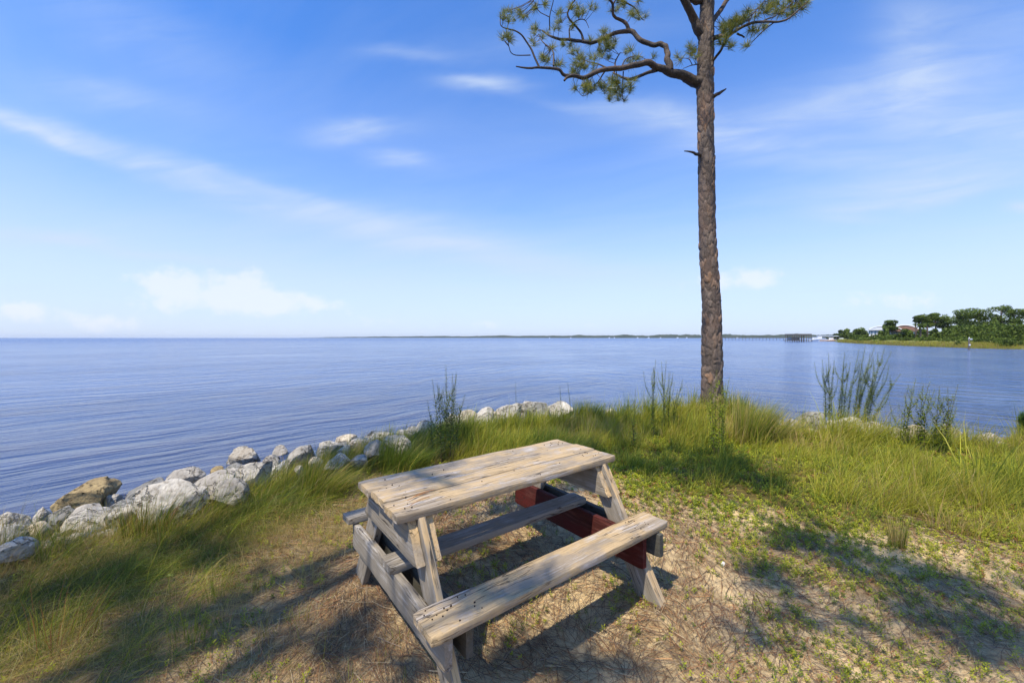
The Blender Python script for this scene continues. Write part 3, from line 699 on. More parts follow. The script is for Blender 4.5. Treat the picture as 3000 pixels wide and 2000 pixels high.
def bark_tube(name, pts, rad, parent, nseg=None, depth=.018, cell=.075, flare=None, ns=24):
    """tapering limb with raised bark plates"""
    pts = np.asarray(pts, float); seg = np.linalg.norm(np.diff(pts, axis=0), axis=1).sum()
    m = nseg or max(10, int(seg / .03)); n = ns
    P = spline(pts, m); r = np.interp(np.linspace(0, 1, m), np.linspace(0, 1, len(rad)), rad)
    t_ = np.gradient(P, axis=0); t_ /= np.linalg.norm(t_, axis=1)[:, None] + 1e-9
    ref = np.array([.05, 1, .02]) if abs(t_[:, 1]).mean() < .7 else np.array([1, .05, .02])
    a = np.cross(t_, ref); a /= np.linalg.norm(a, axis=1)[:, None]; b = np.cross(t_, a)
    th = np.linspace(0, 2 * np.pi, n, endpoint=False); s = np.concatenate([[0], np.cumsum(np.linalg.norm(np.diff(P, axis=0), axis=1))])
    TH, S = np.meshgrid(th, s); per = max(3, int(round(2 * np.pi * float(np.mean(r)) / cell)))
    k = (hash_name(name, pts)) % 50
    cx_, sx_ = np.cos(TH), np.sin(TH)
    uu = TH / (2 * np.pi) * per + 1.5 * (fbm(S * 5 + cx_, 4 + sx_ * 1.5, k, 3) - .5); vv = S / (cell * 2.3) + 2.0 * (fbm(cx_ * 1.6 + 9, S * 3 + sx_ * 1.6, k + 2, 3) - .5)
    f1, f2, cid = voro(uu, vv, k, per); e = np.clip((f2 - f1) * 2.2, 0, 1) * (.55 + .9 * fbm(cx_ * 2 + 4, S * 9 + sx_ * 2, k + 5, 2))
    lump = (fbm(np.cos(TH) * 1.2 + 5, np.sin(TH) * 1.2 + S * .8 + 5, k + 4, 3) - .5)
    rr = r[:, None] * (1 + .22 * lump) + np.minimum(depth, r[:, None] * .12) * (e ** .6 * (.6 + .8 * cid) - .4)
    if flare is not None: rr = rr * flare(S, TH)
    v = P[:, None] + rr[..., None] * (np.cos(TH)[..., None] * a[:, None] + np.sin(TH)[..., None] * b[:, None])
    i = np.arange(m - 1)[:, None]; j = np.arange(n)[None]
    f = np.stack([i * n + j, (i + 1) * n + j, (i + 1) * n + (j + 1) % n, i * n + (j + 1) % n], -1).reshape(-1, 4)
    v = v.reshape(-1, 3); tip = P[-1] + t_[-1] * r[-1]; v = np.vstack([v, tip[None].repeat(1, 0)])
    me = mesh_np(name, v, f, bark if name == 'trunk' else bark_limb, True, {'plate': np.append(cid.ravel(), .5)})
    o = link(name, me, parent)
    return o
def hash_name(name, pts): return int(abs(float(np.asarray(pts).sum()) * 17.3)) + len(name)
TD = 9.75
tx, ty_, tz = hit(2087, 1178, .19); tz = float(zland(tx, ty_)); TD = ty_
def C2(x, y, dy=0.0):                                                # point of the photo's tree crop (x/2.24+1400, y/2.24), dy metres behind the trunk
    return D(1400 + x / 2.24, y / 2.24, TD + dy)
MPX = TD / F / 2.24                                                  # metres per crop pixel
pine = empty('pine_tree', (tx, ty_, tz)); tag(pine, 'tall slender pine with flaky bark and crooked left limbs, standing at the grassy point', 'tree')
PO = np.array([tx, ty_, tz])
def TP(x, y): return D(x * 1.2755, y * 1.2755, TD) - PO
tr = [TP(1636, 965), TP(1636, 900), TP(1636, 800), TP(1634, 700), TP(1627, 600), TP(1622, 500), TP(1621, 400), TP(1619, 300), TP(1617, 200), TP(1619, 100), TP(1622, 0), TP(1628, -90), TP(1640, -180), TP(1638, -290)]
trr = np.array([54, 50, 46, 42, 38, 37, 37.5, 37, 37, 36, 31, 25, 18, 8]) / 2 * 1.2755 / F * TD * .92
bark_tube('trunk', tr, trr, pine, nseg=620, depth=.055, cell=.095, ns=120,
          flare=lambda S, T: 1 + .22 * np.exp(-S / .22) * (1 + .5 * np.sin(T * 5)) + .07 * np.sin(T * 2 + S * .8) * np.exp(-S / 2.2))
LIMBS = []                                                           # (polyline world-local, radii)
def limb(pts, rad, parent=None, name='limb', ns=18):
    q = [C2(*u) - PO for u in pts]; q = spline(q, max(len(q) * 2, 6)); q[1:-1] += np.random.default_rng(len(LIMBS)).normal(0, 1, (len(q) - 2, 3)) * np.interp(np.arange(1, len(q) - 1), [0, len(q)], [rad[0], rad[-1]])[:, None] * MPX * .085; r = np.array(rad) / 2 * MPX * .84
    o = bark_tube(name, q, r, pine, depth=.012, cell=.05, ns=ns); LIMBS.append(spline(q, 40)); return o
limb([(1490, 590, 0), (1440, 555, 0), (1330, 500, -.1), (1200, 460, -.25), (1080, 425, -.4), (980, 455, -.5), (830, 470, -.6), (700, 520, -.7), (610, 508, -.8), (565, 540, -.85)], [110, 86, 66, 50, 42, 36, 32, 28, 22, 14])
limb([(600, 512, -.8), (560, 500, -.85), (520, 465, -.9), (400, 455, -1.0), (330, 460, -1.1), (250, 448, -1.15)], [22, 20, 17, 15, 12, 7], ns=12)
limb([(1255, 470, -.2), (1248, 400, -.2), (1235, 340, -.15), (1205, 305, -.1), (1140, 310, 0), (1050, 270, .1), (985, 215, .2), (860, 250, .3), (760, 295, .4), (690, 290, .4), (600, 275, .5), (500, 265, .5), (420, 215, .6)], [50, 42, 36, 34, 32, 32, 32, 27, 26, 24, 22, 18, 10])
limb([(985, 215, .2), (940, 150, .2), (885, 125, .1), (880, 50, 0), (840, -10, -.1), (800, -120, -.2)], [28, 22, 20, 17, 15, 9], ns=12)
limb([(880, 60, 0), (905, 15, 0), (960, 30, .1), (1030, 80, .2), (1060, 130, .25), (1085, 150, .3)], [14, 12, 10, 9, 7, 5], ns=8)
limb([(690, 290, .4), (670, 225, .4), (590, 130, .3), (605, 60, .25), (640, 5, .2), (650, -60, .1)], [20, 16, 14, 12, 10, 6], ns=10)
limb([(600, 270, .5), (600, 200, .5), (650, 150, .5), (700, 150, .5), (725, 200, .5)], [12, 10, 8, 6, 4], ns=8)
limb([(1170, 470, -.3), (1100, 490, -.1), (1000, 530, .1), (950, 520, .2), (880, 490, .3)], [28, 24, 22, 18, 10], ns=12)
limb([(400, 450, -1), (345, 330, -1), (270, 230, -1.1), (190, 205, -1.1), (150, 180, -1.1), (150, 100, -1.1)], [14, 12, 10, 7, 6, 4], ns=8)
limb([(345, 375, -1), (230, 370, -1), (200, 310, -1), (170, 280, -1)], [8, 6, 5, 4], ns=6)
limb([(495, 445, -.9), (490, 350, -.7), (425, 290, -.6), (400, 240, -.5)], [12, 9, 7, 5], ns=8)
limb([(470, 215, .6), (470, 120, .5), (490, 40, .4), (495, -40, .3)], [10, 8, 7, 5], ns=6)
limb([(470, 130, .5), (400, 90, .5), (365, 20, .5), (362, -30, .5)], [8, 6, 5, 4], ns=6)
limb([(890, 490, .3), (900, 410, .3), (930, 360, .3)], [14, 11, 7], ns=8)
limb([(835, 455, -.55), (790, 435, -.4), (700, 410, -.3)], [12, 9, 5], ns=6)
limb([(940, 450, -.4), (970, 400, -.2), (1040, 380, 0), (1110, 410, 0)], [11, 8, 6, 4], ns=6)
limb([(830, 480, -.5), (790, 540, -.4), (740, 600, -.3), (690, 640, -.3), (640, 590, -.3)], [11, 8, 6, 5, 3], ns=6)
limb([(950, 480, -.4), (945, 560, -.3), (945, 640, -.3), (955, 680, -.3)], [9, 7, 5, 3], ns=6)
limb([(880, 500, .2), (870, 600, .3), (855, 670, .3)], [8, 6, 3], ns=6)
limb([(1450, 432, 0), (1400, 440, -.1), (1340, 462, -.2)], [10, 7, 4], ns=6)
limb([(1400, 440, -.1), (1375, 400, -.2), (1320, 395, -.25)], [6, 5, 3], ns=6)
limb([(1500, 300, 0), (1450, 240, 0), (1400, 130, -.1), (1340, 0, -.3), (1290, -130, -.4), (1200, -300, -.5)], [80, 66, 56, 50, 36, 14])
limb([(1510, 190, 0), (1560, 110, .1), (1640, 0, .3), (1720, -130, .5), (1820, -260, .7)], [42, 34, 30, 22, 9], ns=14)
limb([(1505, 455, 0), (1540, 405, -.1), (1590, 335, -.3), (1640, 250, -.4), (1760, 178, -.5), (1870, 162, -.7), (2000, 150, -.8), (2090, 85, -.9), (2150, 30, -1)], [26, 20, 18, 20, 19, 15, 12, 9, 5], ns=12)
limb([(1520, 262, 0), (1570, 258, -.2), (1640, 250, -.4)], [40, 30, 18], ns=10)
limb([(1690, 235, -.4), (1740, 262, -.4)], [14, 10], ns=6)
limb([(1850, 160, -.6), (1940, 120, -.4), (2020, 60, -.3), (2080, 0, -.3)], [11, 8, 6, 4], ns=6)
limb([(1930, 165, -.7), (1870, 210, -.6), (1800, 280, -.5), (1770, 320, -.5)], [9, 8, 6, 4], ns=6)
limb([(1760, 180, -.5), (1800, 100, -.3), (1860, 40, -.2), (1880, -20, -.1)], [10, 8, 6, 4], ns=6)
limb([(1515, 660, 0), (1550, 635, -.1), (1590, 615, -.15), (1622, 592, -.2)], [34, 26, 20, 8], ns=10)
limb([(1480, 1040, 0), (1440, 1022, -.1), (1400, 1005, -.2), (1350, 997, -.25)], [34, 24, 16, 7], ns=10)
limb([(1470, 20, 0), (1420, 30, -.1), (1380, 0, -.2), (1330, -60, -.3)], [46, 40, 30, 18], ns=10)
# above the frame
for q in range(9):
    an = q * 2.4; z0 = -60 - q * 26; r0 = 330 - q * 26
    limb([(1520, z0, 0), (1520 + r0 * .5 * math.cos(an), z0 - 40, 1.2 * math.sin(an)), (1520 + r0 * math.cos(an), z0 - 110 - 10 * q, 2.4 * math.sin(an))], [26, 18, 7], ns=8)
# needle tufts
def tuft_mesh(seed, n=72, ln=.205, w=.0052, cols=None):
    r = np.random.default_rng(seed); d = r.normal(size=(n, 3)); d[:, 2] = np.abs(d[:, 2]) * .9 + .15; d /= np.linalg.norm(d, axis=1)[:, None]
    base = np.stack([r.normal(0, .008, n), r.normal(0, .008, n), r.uniform(-.06, .03, n)], 1); L_ = ln * r.uniform(.7, 1.1, n)[:, None]
    side = np.cross(d, r.normal(size=(n, 3))); side /= np.linalg.norm(side, axis=1)[:, None]
    m = base + d * L_ * .55; tip = base + d * L_ + np.array([0, 0, -.02]) * r.random((n, 1))
    v = np.stack([base - side * w * .5, base + side * w * .5, m + side * w * .5, m - side * w * .5, tip], 1).reshape(-1, 3)
    i = np.arange(n)[:, None] * 5; f = np.vstack([i + [0, 1, 2], i + [0, 2, 3], i + [3, 2, 4]])
    g = np.array([.155, .185, .045]) * r.uniform(.75, 1.3, (n, 1)); y_ = np.array([.34, .30, .08]); k = (r.random((n, 1)) < .45); g = np.where(k, y_ * r.uniform(.8, 1.1, (n, 1)), g)
    return v, f, np.repeat(g, 5, 0)
TM = []
for s_ in range(6):
    v, f, g = tuft_mesh(s_); TM.append(mesh_np('needle_tuft', v, f, M_needle, False, {'tint': g}))
TUFTS = [(150,100),(205,90),(270,85),(330,115),(235,155),(210,270),(170,270),(440,45),(375,70),(360,285),(385,215),(430,265),(520,170),(545,100),(600,60),(640,110),(730,60),(690,100),(610,200),(480,320),(440,400),(500,430),(600,320),(625,360),(650,120),(560,310),(500,200),(370,230),(300,130),(155,140),
 (830,235),(870,260),(900,290),(800,300),(730,290),(830,340),(850,390),(780,350),(740,400),(690,410),(650,440),(700,460),(620,490),(760,480),(960,365),(1050,390),(1140,385),(990,440),(860,300),(880,330),(820,370),(840,270),(680,440),(660,400),(720,450),(640,500),(450,410),(430,380),
 (640,590),(690,600),(740,560),(800,590),(860,530),(870,590),(920,560),(900,620),(860,650),(950,670),(1000,560),(990,600),(940,600),(880,560),(910,590),(830,610),(680,570),(770,600),(930,630),(720,600),(800,560),
 (950,60),(920,70),(1000,100),(1085,125),(870,0),(1020,110),(1050,20),(900,90),(1325,350),(1385,340),(1420,350),(1320,400),(1365,350),(1400,370),
 (1590,200),(1620,180),(1680,150),(1730,130),(1770,90),(1620,240),(1580,290),(1650,330),(1690,190),(1780,210),(1830,210),(1850,80),(1900,60),(1900,20),(1950,90),(1960,30),(2000,60),(2040,20),(2060,100),(2100,60),(2150,20),(2020,110),(1770,310),(2080,10),(1940,120),(1870,200),(1600,220),(1700,170),(1650,200),(1750,120),(1660,160),(1880,90),(1920,50),(1990,90),(2030,60),(2110,20),(1610,300),(1640,220),(1720,150),(1840,110),(2060,50),(2130,40)]
allp = np.vstack(LIMBS); tw = MB()
def twig(mb, a, b, r=.006):
    m_ = (a + b) / 2 + np.array([0, 0, -.05]) * np.linalg.norm(b - a); mb.tube([tuple(q) for q in spline([a, m_, b], 5)], [r, r * .9, r * .8, r * .7, r * .6], 5, False)
def face_mat(axis_):
    return Vector(axis_).to_track_quat('Z', 'Y')
for (x, y) in [(a + random.uniform(-9, 9), b + random.uniform(-9, 9)) for a, b in TUFTS] + [(a + random.uniform(-38, 38), b + random.uniform(-34, 22)) for a, b in TUFTS]:
    q0 = C2(x, y) - PO; dd = np.linalg.norm((allp - q0)[:, [0, 2]], axis=1); a = allp[np.argmin(dd)]
    q = q0.copy(); sc_ = 1 + (a[1]) / TD; q[1] = a[1] + random.uniform(-.15, .15)
    # keep the tuft on its line of sight after moving it in depth
    wq = q0 + PO; f_ = (q[1] + PO[1]) / wq[1]; wq = np.array([wq[0] * f_, wq[1] * f_, H + (wq[2] - H) * f_]); q = wq - PO
    a = allp[np.argmin(np.linalg.norm(allp - q, axis=1))]
    if np.linalg.norm(q - a) > .75: continue
    if np.linalg.norm(q - a) > .02: twig(tw, a, q)
    o = link('needle_tuft', random.choice(TM), pine, tuple(q)); ax = (q - a) / (np.linalg.norm(q - a) + 1e-6) * .6 + np.array([random.uniform(-.5, .5), random.uniform(-.5, .5), .7])
    o.rotation_mode = 'QUATERNION'; o.rotation_quaternion = face_mat(ax); s_ = random.uniform(.62, .98); o.scale = (s_, s_, s_)
tw.build('twigs', bark, pine)['kind'] = 'stuff'
# crown above the frame, one mass
def tuft_cloud(name, pts, parent, scale=1.0, n=60, ln=.17, w=.005):
    V_, F_, T_ = [], [], []; nb_ = 0; src = [tuft_mesh(40 + i, n, ln, w) for i in range(4)]
    for q in pts:
        v, f, g = random.choice(src); an = random.random() * 6.28; c_, s_ = math.cos(an), math.sin(an)
        tl = random.uniform(-.6, .6); ct, st = math.cos(tl), math.sin(tl); s = scale * random.uniform(.8, 1.3)
        v2 = np.stack([v[:, 0] * ct + v[:, 2] * st, v[:, 1], -v[:, 0] * st + v[:, 2] * ct], 1); v2 = np.stack([v2[:, 0] * c_ - v2[:, 1] * s_, v2[:, 0] * s_ + v2[:, 1] * c_, v2[:, 2]], 1)
        V_.append(v2 * s + q); F_.append(f + nb_); T_.append(g); nb_ += len(v)
    o = link(name, mesh_np(name, np.vstack(V_), np.vstack(F_), M_needle, False, {'tint': np.vstack(T_)}), parent); o['kind'] = 'stuff'; return o
pts = []
for Lb in LIMBS[-9:]:
    for k in range(26): pts.append(Lb[random.randrange(12, 40)] + np.array([random.gauss(0, .3), random.gauss(0, .3), abs(random.gauss(0, .25)) + .1]))
pts = [q for q in pts if (q + PO)[2] > H + .853 * (q + PO)[1] + .45]
tuft_cloud('crown', pts, pine)

# ------------------------------------------------------------------ pines standing behind the viewer, whose crowns shade the sand
SHADE = [  # photo x, y of a shaded ground patch, radius across, radius deep (m), amount
 (1950, 1360, 1.0, .75, 1.0), (1780, 1270, .9, .7, .9), (2150, 1400, .55, .4, .8), (1240, 1310, .8, .7, .9), (1060, 1370, .5, .4, .7),
 (2380, 1590, .40, .20, .8), (2620, 1660, .50, .20, .9), (2850, 1720, .45, .18, .8), (2350, 1700, .30, .14, .5), (2750, 1850, .5, .14, .8), (2980, 1900, .3, .2, .8),
 (2300, 1850, .26, .12, .35), (100, 1700, .6, .3, .45), (400, 1700, .5, .22, .5), (650, 1620, .35, .2, .5), (250, 1850, .4, .2, .5), (600, 1800, .35, .2, .6), (850, 1700, .3, .2, .35),
 (900, 1850, .3, .15, .4), (1400, 1640, .3, .3, .6), (1550, 1950, .3, .12, .5), (1100, 1950, .3, .15, .5), (500, 1960, .4, .12, .5), (1750, 1960, .25, .1, .4),
 (480, 1470, .3, .2, .25), (860, 1330, .4, .5, .45), (1480, 1480, .3, .2, .5), (1640, 1420, .2, .2, .4), (1250, 1500, .2, .2, .3)]
backs = [empty('pine_tree', (-6.2, -3.6, 0)), empty('pine_tree', (.6, -6.5, 0))]
tag(backs[0], 'tall pine standing to the left behind the viewer, its crown shading the picnic spot', 'tree')
tag(backs[1], 'tall pine standing straight behind the viewer, its crown shading the sand', 'tree')
cl = [[], []]; tops = []
for b_ in backs:
    q = [(0, 0, -.3), (.05, .05, 3), (-.05, .1, 7), (.1, .2, 10), (.1, .3, 12.5)]; bark_tube('trunk', q, [.24, .2, .17, .12, .05], b_, depth=.02, cell=.09, ns=32, nseg=200)
for i, (x, y, rx, ry, am) in enumerate(SHADE):
    g = np.array(G(x, y)); w_ = 0 if g[0] - g[1] * .2 < .3 else 1; b_ = backs[w_]; bo = np.array(b_.location)
    hgt = random.uniform(7.6, 9.2) if g[1] > 3 else random.uniform(6.5, 8.6)
    c = np.array([g[0], g[1], 0]) + SUN / SUN[2] * hgt; nn = int(am * rx * ry * 62) + 3; loc = []
    for k in range(nn):
        r_, an = math.sqrt(random.random()), random.random() * 6.28
        q = c + np.array([rx * r_ * math.cos(an), ry * r_ * math.sin(an), 0]); dz = random.uniform(-.45, .45); q = q + SUN / SUN[2] * dz; loc.append(q - bo)
    cl[w_] += loc
    st = np.array([0, 0.1, hgt - 1.2]); cc_ = c - bo
    q = [st, st * .5 + cc_ * .5 + np.array([0, 0, .3]), cc_]; P_ = spline(q, 12)
    bark_tube('limb', q, [.06, .035, .012], b_, nseg=24, depth=.006, cell=.05, ns=8)
for b_, pts in zip(backs, cl): tuft_cloud('crown', pts, b_, 1.6, 44, .20, .0085)

# ------------------------------------------------------------------ grass, weeds and litter
GREEN = np.array([.125, .165, .022]); YG = np.array([.31, .295, .035]); STRAW = np.array([.42, .31, .125]); DKG = np.array([.062, .092, .016]); RUST = np.array([.26, .115, .05])
def blades(bx, by, h, ang, lean, w, tint, bz=None):
    n = len(bx); bz = zland(bx, by) if bz is None else bz
    ld = np.stack([np.cos(ang), np.sin(ang), np.zeros(n)], 1); ts = np.array([0, .34, .68, 1.0])
    fa = rng.random(n) * np.pi; side = np.stack([np.cos(fa), np.sin(fa), np.zeros(n)], 1)
    b = np.stack([bx, by, bz - .01], 1); vs = []
    for t in ts:
        hor = lean * h * (t ** 1.7); ver = h * t * (1 - .55 * lean * t * lean) * np.sqrt(np.clip(1 - (lean * .75) ** 2, .1, 1))
        p_ = b + ld * hor[:, None]; p_[:, 2] += ver; ww = w * (1 - .55 * t) * .5
        if t < 1: vs += [p_ - side * ww[:, None], p_ + side * ww[:, None]]
        else: vs.append(p_)
    v = np.stack(vs, 1).reshape(-1, 3); i = np.arange(n)[:, None] * 7
    f = np.concatenate([i + [0, 1, 3], i + [0, 3, 2], i + [2, 3, 5], i + [2, 5, 4], i + [4, 5, 6]], 0)
    # tint a little darker at the foot, lighter towards the tip
    k = np.array([.75, .75, .95, .95, 1.05, 1.05, 1.1])[None, :, None]
    return v, f, (tint[:, None, :] * k).reshape(-1, 3)
def scatter(n, x0, x1, y0, y1, dens):
    x = rng.uniform(x0, x1, n); y = rng.uniform(y0, y1, n); keep = rng.random(n) < dens(x, y); return x[keep], y[keep]
def inview(x, y, m=.4): return (y > .25) & (np.abs(x) < y * 1.33 + m)
def clumped(nc, dens, per, spread, hh, wind, lean0, wid, mixf, box=(-7, 11, .3, 10.6)):
    cx, cy = scatter(nc, *box, lambda x, y: dens(x, y) * inview(x, y)); n = len(cx)
    k = rng.poisson(per, n); ii = np.repeat(np.arange(n), k); r = spread * np.sqrt(rng.random(len(ii))) * rng.uniform(.5, 1.4, n)[ii]; a = rng.random(len(ii)) * 2 * np.pi
    bx = cx[ii] + r * np.cos(a); by = cy[ii] + r * np.sin(a)
    hs = hh(cx, cy) * rng.uniform(.6, 1.25, n); h = hs[ii] * rng.uniform(.45, 1.15, len(ii))
    wa, ws = wind(bx, by); vx = np.cos(wa) * ws + np.cos(a) * .55 + rng.normal(0, .22, len(ii)); vy = np.sin(wa) * ws + np.sin(a) * .55 + rng.normal(0, .22, len(ii))
    lean = np.clip(np.hypot(vx, vy) * lean0, .05, 1.15); ang = np.arctan2(vy, vx)
    w = wid * (.6 + .8 * rng.random(len(ii))) * np.clip(by / 4, .7, 2.4)
    tint = mixf(bx, by, ii, n)
    ok = sdist(bx, by) > -.35
    return bx[ok], by[ok], h[ok], ang[ok], lean[ok], w[ok], tint[ok]
def leftness(x, y): return ss(-x - .55 * (y - 2.5) * 0, .3, 1.6)
SHORE = math.atan2(.80, .60)
def wind(x, y):
    L_ = leftness(x, y)
    a = (1 - L_) * (.15 + .9 * (fbm(x * .7, y * .7, 33, 2) - .5)) + L_ * (.62 + .5 * (fbm(x, y, 35, 2) - .5)); return a, .55 + .75 * L_
def tintmix(dk, gr, yg, st):
    def f(x, y, ii, n):
        q = rng.random(len(x)); cc = rng.random(n)[ii] * .5 + q * .5; z = fbm(x * .8 + 3, y * .8, 41, 3)
        edges_ = np.cumsum([dk, gr, yg, st]); q2 = np.clip(cc * .75 + (z - .5) * .9 + .12, 0, .999) * edges_[-1]; j = np.searchsorted(edges_, q2)
        T = np.stack([DKG, GREEN, YG, STRAW, STRAW])[j] * (.75 + .5 * fbm(x * 1.7, y * 1.7, 44, 3))[:, None]; return T * rng.uniform(.7, 1.3, (len(x), 1)) * rng.uniform(.9, 1.1, (len(x), 3))
    return f
GV = []
def tallg(x, y): return tallmask(x, y) * ss(sdist(x, y), -.25, .1) * np.clip(.25 + 2.2 * (fbm(x * 1.3, y * 1.3, 45, 3) - .35), .12, 1)
# right and middle: soft bright clumps
GV.append(clumped(8600, lambda x, y: tallg(x, y) * (1 - leftness(x, y)), 34, .10, lambda x, y: .13 + .42 * fbm(x, y, 50, 2) + (.20 - .10 * ss(3 - x, 0, 1.5)) * ss(.9 - sdist(x, y), 0, .8), wind, .74, .0035, tintmix(1.0, 2.2, 3.2, 2.0), (-1.5, 11, 3, 10.8)))
# left bank: long, combed over, darker
GV.append(clumped(6500, lambda x, y: tallg(x, y) * leftness(x, y), 30, .09, lambda x, y: .32 + .18 * fbm(x, y, 52, 2), wind, .80, .0032, tintmix(1.6, 2.8, 1.5, 1.5), (-5.5, .5, .9, 7.5)))
# fringe hanging over the rocks
GV.append(clumped(6500, lambda x, y: ss(.45 - np.abs(sdist(x, y) - .1), 0, .35) * (x < 2), 28, .07, lambda x, y: .34 - .12 * ss(x, -1.6, -.6), lambda x, y: (np.full(x.shape, .5), np.full(x.shape, .5)), .6, .003, tintmix(1.5, 1.8, .8, 1.6), (-5.5, 2, .9, 9.5)))
# seed stalks standing above the rest
GV.append(clumped(900, lambda x, y: tallmask(x, y) * ss(1.3 - sdist(x, y), 0, .9) * (sdist(x, y) > 0), 12, .12, lambda x, y: .55 + 0 * x, wind, .5, .0024, tintmix(.4, 1.2, 2, 2.5), (-5.5, 11, .9, 10.8)))
# thin tufts out on the sand
GV.append(clumped(3200, lambda x, y: (1 - tallmask(x, y)) * ss(fbm(x * 1.7, y * 1.7, 55, 3), .42, .62) * np.where(x < .2, .75, .15), 9, .05, lambda x, y: .10 + .09 * fbm(x * 2, y * 2, 57, 2), lambda x, y: (rng.random(len(x)) * 6.28, np.full(len(x), .3)), .6, .003, tintmix(1.2, 2.2, 1.2, 1.6), (-4, 5, .3, 5)))
# dry straw lying in the left foreground
GV.append(clumped(7000, lambda x, y: np.clip(ss(-x, .3, 1.9) * ss(fbm(x * 1.5, y * 1.5, 61, 3), .42, .62) + tallmask(x, y) * leftness(x, y), 0, .9) * (y < 3.6), 13, .13, lambda x, y: .22 + 0 * x, lambda x, y: (rng.random(len(x)) * 6.28, np.full(len(x), .9)), .95, .0022, tintmix(.8, 1.6, .4, 2.6), (-4.5, .6, .5, 3.6)))
allg = [np.concatenate([g[i] for g in GV]) for i in range(7)]
bx, by, h, ang, lean, w, tint = allg
# nothing grows through the table's boards: shorten what stands under them
rel = np.stack([bx, by], 1) - (LV * 1.428 + WV * 1.989); tl_, tw_ = rel @ LV, rel @ WV
under = (np.abs(tl_) < .85) & (np.abs(tw_) < .78); ok = ~(under & (h > .14))
v, f, c = blades(bx[ok], by[ok], h[ok], ang[ok], lean[ok], w[ok], tint[ok])
print('grass blades', ok.sum())
tag(link('grass', mesh_np('grass', v, f, M_grass, True, {'tint': c})), 'long fine green and straw grass growing all over the point behind and beside the table', 'grass', kind='stuff')

# leafy ground cover creeping over the sand
def cover_density(x, y):
    s = fbm(x * 1.2 + 4, y * 1.2 + 9, 12, 4); f2 = fbm(x * 6, y * 6, 15, 3)
    right = ss(x - .25 * (3 - y), .2, 2.0)
    tall = tallmask(x, y)
    d = ss(s * .6 + f2 * .4, .50 - .13 * right, .62 - .06 * right) * (.28 + .72 * right) * (1 - .55 * tall)
    d = d + (.12 + .26 * right) * ss(fbm(x * 1.9 + 1, y * 1.9, 63, 4), .50, .60)
    return np.clip(d + .5 * right * ss(-sdpoly(x, y, SAND), -.9, -.1) * (1 - tall * .6), 0, 1)
cx, cy = scatter(150000, -4, 8, .3, 7, lambda x, y: cover_density(x, y) * inview(x, y) * .55)
n = len(cx); per = 11; ii = np.repeat(np.arange(n), per); hs = rng.uniform(.018, .06, n)
fr = np.tile((np.arange(per) + .5) / per, n); sa = rng.random(n) * 6.28; sl_ = rng.uniform(0, .8, n)
px_ = cx[ii] + np.cos(sa[ii]) * sl_[ii] * hs[ii] * fr; py_ = cy[ii] + np.sin(sa[ii]) * sl_[ii] * hs[ii] * fr; pz_ = zland(cx, cy)[ii] + hs[ii] * fr
la = np.tile(np.arange(per) * 2.4, n) + rng.random(n)[ii] * 6; up = rng.uniform(.1, .9, n * per); L_ = rng.uniform(.010, .021, n * per) * np.clip(py_ / 2.5, .9, 1.9)
dr = np.stack([np.cos(la), np.sin(la), up], 1); dr /= np.linalg.norm(dr, axis=1)[:, None]; sd_ = np.stack([-np.sin(la), np.cos(la), rng.normal(0, .3, n * per)], 1)
b_ = np.stack([px_, py_, pz_], 1); tip = b_ + dr * L_[:, None]; mid_ = b_ + dr * (L_ * .5)[:, None]
v = np.stack([b_, mid_ + sd_ * (L_ * .19)[:, None], tip, mid_ - sd_ * (L_ * .19)[:, None]], 1).reshape(-1, 3)
f = np.arange(len(v)).reshape(-1, 4)
tn = np.where((rng.random(n) < .5 + .4 * fbm(cx, cy, 22, 3))[:, None], YG * [1.05, 1.15, .8], GREEN * 1.15) * rng.uniform(.75, 1.3, (n, 1)); tn = np.where((rng.random(n) < .05)[:, None], RUST * 1.3, tn)
print('cover leaves', len(f))
tag(link('ground_cover', mesh_np('ground_cover', v, f, M_grass, False, {'tint': np.repeat(tn[ii], 4, 0)})), 'small leafy creeping weeds spread over the sand around the table', 'ground cover', kind='stuff')

# fallen pine needles and twiggy litter
def litter_density(x, y): return (1 + .5 * ss(-x, -.5, .6)) * np.clip(.30 + 1.5 * (fbm(x * 1.4 + 2, y * 1.4 + 5, 18, 4) - .38), .05, 1) * np.where(tallmask(x, y) > .7, .35, 1)
cx, cy = scatter(175000, -4.5, 6, .25, 6.0, lambda x, y: litter_density(x, y) * inview(x, y) * np.clip(2.2 / np.maximum(y, .5), .3, 1))
n = len(cx); an = 6.28 * fbm(cx * .8, cy * .8, 27, 2) * 1.2 + rng.normal(0, .75, n); L_ = rng.uniform(.06, .20, n); cvv = rng.normal(0, .22, n)
z0 = zland(cx, cy); pts3 = []
for q in (-.5, 0, .5):
    aa = an + cvv * q; x_ = cx + np.cos(aa) * L_ * q; y_ = cy + np.sin(aa) * L_ * q; pts3.append(np.stack([x_, y_, zland(x_, y_) + .004 + rng.random(n) * .012], 1))
sdv = np.stack([-np.sin(an), np.cos(an), rng.normal(0, .5, n)], 1) * (rng.uniform(.0011, .0022, n) * np.clip(cy / 2.2, .8, 1.8))[:, None] * .6
v = np.stack([pts3[0] - sdv, pts3[0] + sdv, pts3[1] + sdv, pts3[1] - sdv, pts3[2] + sdv, pts3[2] - sdv], 1).reshape(-1, 3); i = np.arange(n)[:, None] * 6
f = np.concatenate([i + [0, 1, 2, 3], i + [3, 2, 4, 5]], 0)
pal = np.array([[.21, .105, .05], [.14, .085, .05], [.10, .068, .045], [.36, .20, .09], [.36, .28, .17], [.20, .15, .11]])
tn = pal[rng.choice(6, n, p=[.22, .18, .14, .12, .2, .14])] * rng.uniform(.8, 1.25, (n, 1))
